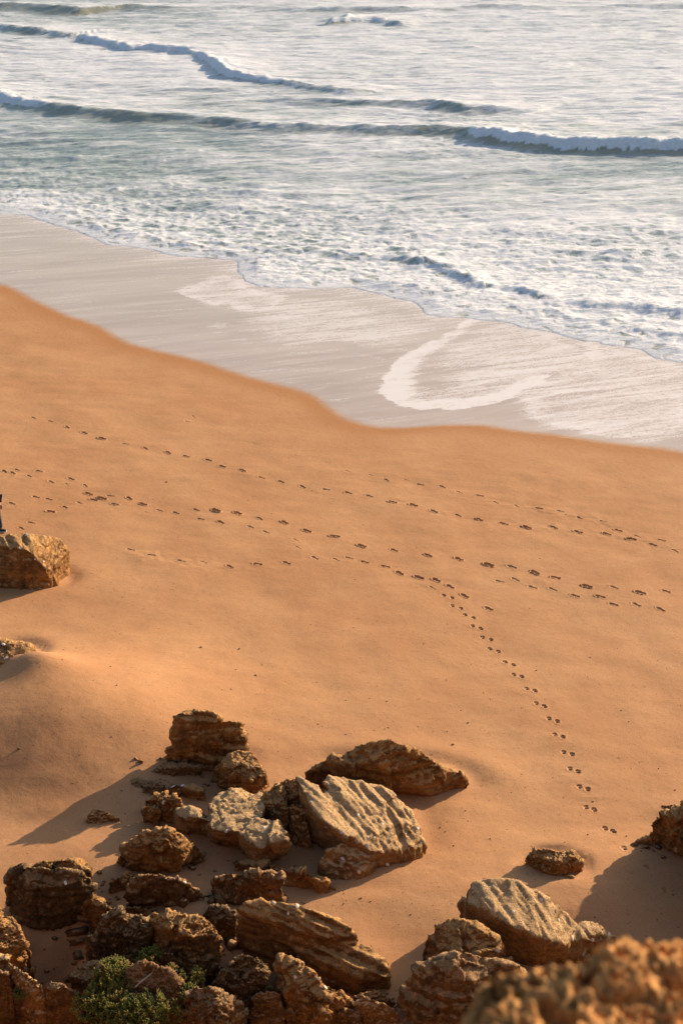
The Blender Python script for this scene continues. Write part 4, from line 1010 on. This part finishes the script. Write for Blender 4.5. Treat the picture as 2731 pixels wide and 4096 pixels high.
# ------------------------------------------------------------------ shrubs
def leaf_material():
    k = NT('succulent_leaf'); c = k.attr('tint').outputs['Fac']
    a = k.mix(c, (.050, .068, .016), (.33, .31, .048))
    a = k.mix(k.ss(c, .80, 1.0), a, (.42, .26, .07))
    k.l(a, k.p.inputs['Base Color']); setp(k.p, Roughness=.55); k.p.inputs['Specular IOR Level'].default_value = .3
    k.p.inputs['Transmission Weight'].default_value = 0
    k.p.inputs['Subsurface Weight'].default_value = .0
    return k.m
M['leaf'] = leaf_material()
M['stem'] = simple('stem', (.16, .08, .04), .8, .2).m
def ground_ray(px, py, h): return at(px, py, h)
def build_bush(label, blobs, nleaf, T):
    cs = []
    for (px, py, h, rx, rz) in blobs:
        p = T([(px, py, h)])[0]; q = at(*p); cs.append((np.array(q), rx, rz, h))
    c = np.mean([q[0] for q in cs], 0); c[2] = plane(c[0], c[1])
    root = bpy.data.objects.new('shrub', None); col.objects.link(root); root.location = c
    tag(root, label, 'shrub', 'green shrubs among the rocks')
    V, F, tint = [], [], []
    ws = np.array([b[1]**2 for b in cs]); ws /= ws.sum()
    sV, sF = [], []
    ns = nleaf//11
    for i in range(ns):
        q, rx, rz, h = cs[rng.choice(len(cs), p=ws)]
        d = rng.normal(size=3); d /= np.linalg.norm(d); d[2] = abs(d[2])*.9-.10
        rr = rng.uniform(.5, 1.0)**.5
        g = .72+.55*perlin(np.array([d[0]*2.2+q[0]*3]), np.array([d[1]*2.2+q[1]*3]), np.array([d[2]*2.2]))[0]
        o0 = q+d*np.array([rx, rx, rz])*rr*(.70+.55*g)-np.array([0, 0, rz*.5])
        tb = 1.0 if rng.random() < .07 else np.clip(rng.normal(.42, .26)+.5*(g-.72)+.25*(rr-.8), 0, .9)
        ax = np.array([d[0]*.7+rng.normal()*.2, d[1]*.7+rng.normal()*.2, 1.0]); ax /= np.linalg.norm(ax)
        for j in range(13):
            L = rng.uniform(.04, .08); w = rng.uniform(.006, .010)
            up = ax+rng.normal(size=3)*.42; up[2] = max(up[2], .15); up /= np.linalg.norm(up)
            o = o0+ax*rng.uniform(-.05, .03)+rng.normal(size=3)*.010
            a = np.cross(up, [1, .3, 0]); a /= np.linalg.norm(a); b = np.cross(up, a)
            k = len(V)
            mid = o+up*L*.55
            V += [o, mid+a*w, mid+b*w, mid-a*w, mid-b*w, o+up*L]
            F += [(k, k+1, k+2), (k, k+2, k+3), (k, k+3, k+4), (k, k+4, k+1), (k+5, k+2, k+1), (k+5, k+3, k+2), (k+5, k+4, k+3), (k+5, k+1, k+4)]
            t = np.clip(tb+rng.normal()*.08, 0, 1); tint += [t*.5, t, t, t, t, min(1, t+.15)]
        bse = q+(o0-q)*.15; bse[2] = plane(bse[0], bse[1])+max(0, h-.35)
        k2 = len(sV); w2 = .006
        for pnt, ww in ((bse, w2), (o0, w2*.5)):
            for an in range(4): sV.append(pnt+np.array([math.cos(an*1.57)*ww, math.sin(an*1.57)*ww, 0]))
        for an in range(4): sF.append((k2+an, k2+(an+1) % 4, k2+4+(an+1) % 4, k2+4+an))
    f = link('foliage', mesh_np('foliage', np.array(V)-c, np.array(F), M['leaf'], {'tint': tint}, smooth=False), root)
    f['kind'] = 'stuff'
    s = link('stems', mesh_np('stems', np.array(sV)-c, np.array(sF), M['stem']), root); s['kind'] = 'stuff'
build_bush('tallest mound of green succulent shrub left of the earthy brown rock', [(900,1120,.50,.24,.16),(960,1190,.45,.24,.16),(870,1180,.40,.20,.14),(985,1250,.40,.16,.12)], 2600, TA)
build_bush('low wide green shrub below the tallest mound at the bottom edge', [(850,1320,.40,.28,.16),(730,1370,.32,.24,.14),(940,1400,.40,.24,.14),(800,1440,.3,.3,.14),(680,1430,.25,.18,.12)], 3000, TA)
build_bush('yellow-tipped green shrub in front of the earthy brown rock', [(1080,1420,.42,.22,.14),(1200,1400,.45,.22,.15),(1320,1410,.42,.20,.14),(1150,1490,.38,.3,.15),(1000,1520,.32,.28,.14),(1300,1500,.3,.25,.14),(880,1530,.28,.22,.12)], 3800, TA)
build_bush('uppermost small round green tuft between dark rocks', [(1200,1010,.42,.16,.12),(1150,1040,.38,.10,.08)], 700, TA)
build_bush('narrow trail of green leaves down the right side of the earthy rock', [(1380,1130,.5,.09,.08),(1430,1180,.45,.10,.09),(1480,1240,.40,.10,.09),(1500,1310,.38,.13,.10),(1460,1330,.36,.09,.09)], 1100, TA)
build_bush('tiny green tuft beside the spiny grey-brown rock', [(285,1165,.46,.07,.07),(300,1215,.4,.05,.05)], 260, TB)
build_bush('faint dark green sprout below the pale diagonal ridge', [(160,1335,.2,.09,.06)], 200, TA)

# driftwood stick on the earthy rock
def tube(pts, rad, mat, name, n=7):
    V, F = [], []
    for i, (p, r_) in enumerate(zip(pts, rad)):
        p = np.array(p); d = np.array(pts[min(i+1, len(pts)-1)])-np.array(pts[max(i-1, 0)]); d = d/np.linalg.norm(d)
        a = np.cross(d, [0, 0, 1.]); a /= np.linalg.norm(a); b = np.cross(d, a)
        for k in range(n): V.append(p+r_*(a*math.cos(k*2*math.pi/n)+b*math.sin(k*2*math.pi/n)))
    for i in range(len(pts)-1):
        for k in range(n): F.append((i*n+k, i*n+(k+1) % n, (i+1)*n+(k+1) % n, (i+1)*n+k))
    return mesh_np(name, V, F, mat)
M['wood'] = simple('driftwood', (.58, .47, .36), .8, .2).m
from mathutils.bvhtree import BVHTree
_tr = BVHTree.FromPolygons([tuple(p) for p in STICK_ON[0][0]], STICK_ON[0][1].tolist())
ends = []
for (px, py) in ((552, 3946), (604, 3902)):
    h_ = _tr.ray_cast(Vector((0, 0, CAM_H)), Vector(ray(px, py)).normalized())
    ends.append(np.array(h_[0]) if h_[0] is not None else np.array(at(px, py, .7)))
a, b = ends; d_ = b-a
a = a-d_*.18+np.array([0, 0, .03]); b = b+d_*.15+np.array([0, 0, .035])
pts = [a+(b-a)*t+np.array([0, 0, .008*math.sin(t*5)]) for t in np.linspace(0, 1, 7)]
o = link('driftwood_stick', tube([p-a for p in pts], [.011, .013, .013, .012, .011, .009, .006], M['wood'], 'driftwood_stick')); o.location = a
tag(o, 'thin grey stick lying on the earthy brown rock', 'stick')

# ------------------------------------------------------------------ the walker at the left edge (mostly beyond the frame)
def skin_body(name, verts, edges, radii, mat, parent, sub=2):
    verts = [(v[0]+.17*min(1, max(0, (v[2]-.1)/.8)), v[1], v[2]) for v in verts]
    me = bpy.data.meshes.new(name); me.from_pydata(verts, edges, [])
    o = bpy.data.objects.new(name, me); col.objects.link(o)
    me.materials.append(mat)
    sk = o.modifiers.new('skin', 'SKIN'); sk.use_smooth_shade = True
    for v_, r_ in zip(me.skin_vertices[0].data, radii): v_.radius = (r_ if isinstance(r_, tuple) else (r_, r_))
    me.skin_vertices[0].data[0].use_root = True
    ss = o.modifiers.new('sub', 'SUBSURF'); ss.levels = sub; ss.render_levels = sub
    dg = bpy.context.evaluated_depsgraph_get(); dg.update()
    m2 = bpy.data.meshes.new_from_object(o.evaluated_get(dg)); o.modifiers.clear(); o.data = m2
    if not m2.materials: m2.materials.append(mat)
    m2.polygons.foreach_set('use_smooth', np.ones(len(m2.polygons), bool))
    o.parent = parent
    return o
def build_person():
    foot = at(14, 2121, 0)
    root = bpy.data.objects.new('person', None); col.objects.link(root)
    root.location = (foot[0]-.10, foot[1], plane(foot[0], foot[1])+.01)
    tag(root, 'person in brown jacket, blue jeans and dark canvas shoes, cut off by the left edge', 'person')
    skin = simple('skin', (.42, .24, .16), .55, .35, .06).m
    jean = simple('denim', (.035, .05, .075), .85, .2, .25, 80).m
    jack = simple('jacket_cloth', (.07, .042, .022), .8, .2, .3, 40).m
    shoe = simple('shoe_canvas', (.02, .02, .022), .7, .3).m
    rub = simple('rubber', (.75, .72, .68), .5, .4, .05).m
    hair = simple('hair', (.035, .02, .012), .5, .4, .3, 120).m
    # facing +x; front leg reaches forward (toward +x), rear leg behind
    hip = (-.18, 0, .92)
    body = skin_body('body', [(-.18,0,.98),(-.17,0,1.18),(-.15,0,1.36),(-.13,0,1.48),(-.10,0,1.58),(-.09,0,1.66),(-.09,0,1.74),
        (-.16,-.17,1.40),(-.20,-.22,1.12),(-.05,-.22,.90),(.0,-.215,.83),(.03,-.205,.77),(-.16,.17,1.40),(-.26,.22,1.12),(-.20,.22,.86),(-.18,.21,.78),
        (-.16,-.09,.90),(-.05,-.10,.50),(.06,-.10,.09),(-.18,.09,.90),(-.22,.10,.50),(-.46,.10,.14)],
        [(0,1),(1,2),(2,3),(3,4),(4,5),(5,6),(2,7),(7,8),(8,9),(9,10),(10,11),(2,12),(12,13),(13,14),(14,15),(0,16),(16,17),(17,18),(0,19),(19,20),(20,21)],
        [(.14,.10),(.13,.10),(.15,.11),.06,.065,.085,.07,.055,.042,.030,(.036,.018),.02,.055,.042,.030,(.036,.018),.085,.055,.042,.085,.055,.042], skin, root)
    # clothes follow the body
    skin_body('jeans', [(-.18,0,1.0),(-.16,-.09,.90),(-.10,-.095,.70),(-.05,-.10,.50),(.02,-.10,.28),(.055,-.10,.10),(-.18,.09,.90),(-.20,.095,.70),(-.22,.10,.50),(-.36,.10,.28),(-.455,.10,.15)],
        [(0,1),(1,2),(2,3),(3,4),(4,5),(0,6),(6,7),(7,8),(8,9),(9,10)], [(.155,.115),.105,.09,.078,.072,.075,.105,.09,.078,.07,.07], jean, root)
    skin_body('jacket', [(-.18,0,.92),(-.17,0,1.14),(-.15,0,1.34),(-.13,0,1.46),(-.155,-.18,1.40),(-.20,-.235,1.12),(-.10,-.235,.96),(-.06,-.225,.91),(-.16,.18,1.40),(-.26,.235,1.12),(-.215,.23,.92),(-.205,.225,.88)],
        [(0,1),(1,2),(2,3),(2,4),(4,5),(5,6),(6,7),(2,8),(8,9),(9,10),(10,11)], [(.18,.14),(.17,.13),(.175,.13),.085,.082,.066,.052,.05,.082,.066,.052,.05], jack, root)
    # hands: palm plus five separate fingers and thumb chains
    for (sx, sy, sz, sgn) in ((.012, -.212, .82, -1), (-.185, .212, .82, 1)):
        v, e, rd = [(sx, sy, sz+.03), (sx+.008, sy, sz-.03)], [(0, 1)], [.026, (.030, .018)]
        for k, (oy, ln) in enumerate(((-.024, .062), (-.008, .072), (.009, .068), (.024, .052))):
            b_ = len(v)
            v += [(sx+.012+oy, sy+.002, sz-.045), (sx+.018+oy, sy-.006*sgn, sz-.045-ln*.55), (sx+.024+oy, sy-.016*sgn, sz-.045-ln)]
            e += [(1, b_), (b_, b_+1), (b_+1, b_+2)]; rd += [.0095, .0088, .0078]
        b_ = len(v)
        v += [(sx+.030, sy, sz+.005), (sx+.046, sy-.004*sgn, sz-.022), (sx+.050, sy-.010*sgn, sz-.046)]
        e += [(0, b_), (b_, b_+1), (b_+1, b_+2)]; rd += [.012, .0105, .009]
        skin_body('hand', v, e, rd, skin, root, 1)
    # shoes with pale soles
    for (sx, sy, lift) in ((.045, -.10, 0.0), (-.47, .10, .05)):
        prof = [(-.10, .034, .075), (-.05, .040, .085), (.02, .042, .068), (.08, .046, .048), (.13, .040, .036), (.16, .024, .026)]
        for nm, mt_, z0, zk, g in (('shoe', shoe, .022, 1.0, 1.0), ('shoe_sole', rub, 0.0, 0.0, 1.08)):
            bm = bmesh.new(); rings = []
            for (px, hw, hh) in prof:
                top = z0+hh if nm == 'shoe' else .026
                ring = [bm.verts.new((sx+px*g, sy+hw*g*cy, lift+z0+(top-z0)*cz)) for cy, cz in ((-1, 0), (-1, .5), (-.6, 1), (.6, 1), (1, .5), (1, 0))]
                rings.append(ring)
            for i in range(len(rings)-1):
                for j in range(6): bm.faces.new((rings[i][j], rings[i][(j+1) % 6], rings[i+1][(j+1) % 6], rings[i+1][j]))
            bm.faces.new(rings[0][::-1]); bm.faces.new(rings[-1])
            bmesh.ops.recalc_face_normals(bm, faces=bm.faces)
            me = bpy.data.meshes.new(nm); bm.to_mesh(me); bm.free(); me.materials.append(mt_)
            link(nm, me, root)
    # head: hair cap, eyes, nose, ears
    hx, hz = .08, 1.68
    bm = bmesh.new(); bmesh.ops.create_uvsphere(bm, u_segments=20, v_segments=14, radius=.108)
    for v_ in bm.verts:
        v_.co.z *= 1.12
        if v_.co.x > .03: v_.co.z = max(v_.co.z, .055) if v_.co.z > -.02 else v_.co.z
    bmesh.ops.delete(bm, geom=[v_ for v_ in bm.verts if v_.co.x > .045 and v_.co.z < .05], context='VERTS')
    me = bpy.data.meshes.new('hair'); bm.to_mesh(me); bm.free(); me.materials.append(hair)
    h_ = link('hair', me, root); h_.location = (hx, 0, hz+.02)
    for nm, loc, rad, mt_, sc_ in (('eye', (hx+.083, -.032, hz+.01), .012, rub, (1,1,1)), ('eye', (hx+.083, .032, hz+.01), .012, rub, (1,1,1)), ('nose', (hx+.098, 0, hz-.018), .016, skin, (1.1,.8,1.5)),
        ('ear', (hx, -.088, hz-.005), .028, skin, (.8,.35,1.2)), ('ear', (hx, .088, hz-.005), .028, skin, (.8,.35,1.2)), ('mouth', (hx+.084, 0, hz-.052), .018, simple('lips', (.35,.13,.11), .5).m, (.5,1.2,.35))):
        bm = bmesh.new(); bmesh.ops.create_uvsphere(bm, u_segments=12, v_segments=8, radius=rad)
        for v_ in bm.verts: v_.co = Vector((v_.co.x*sc_[0], v_.co.y*sc_[1], v_.co.z*sc_[2]))
        me = bpy.data.meshes.new(nm); bm.to_mesh(me); bm.free(); me.materials.append(mt_); me.polygons.foreach_set('use_smooth', np.ones(len(me.polygons), bool))
        e_ = link(nm, me, root); e_.location = loc
build_person()
print('TRIS', sum(len(o.data.polygons)*2 for o in col.objects if o.type == 'MESH'))
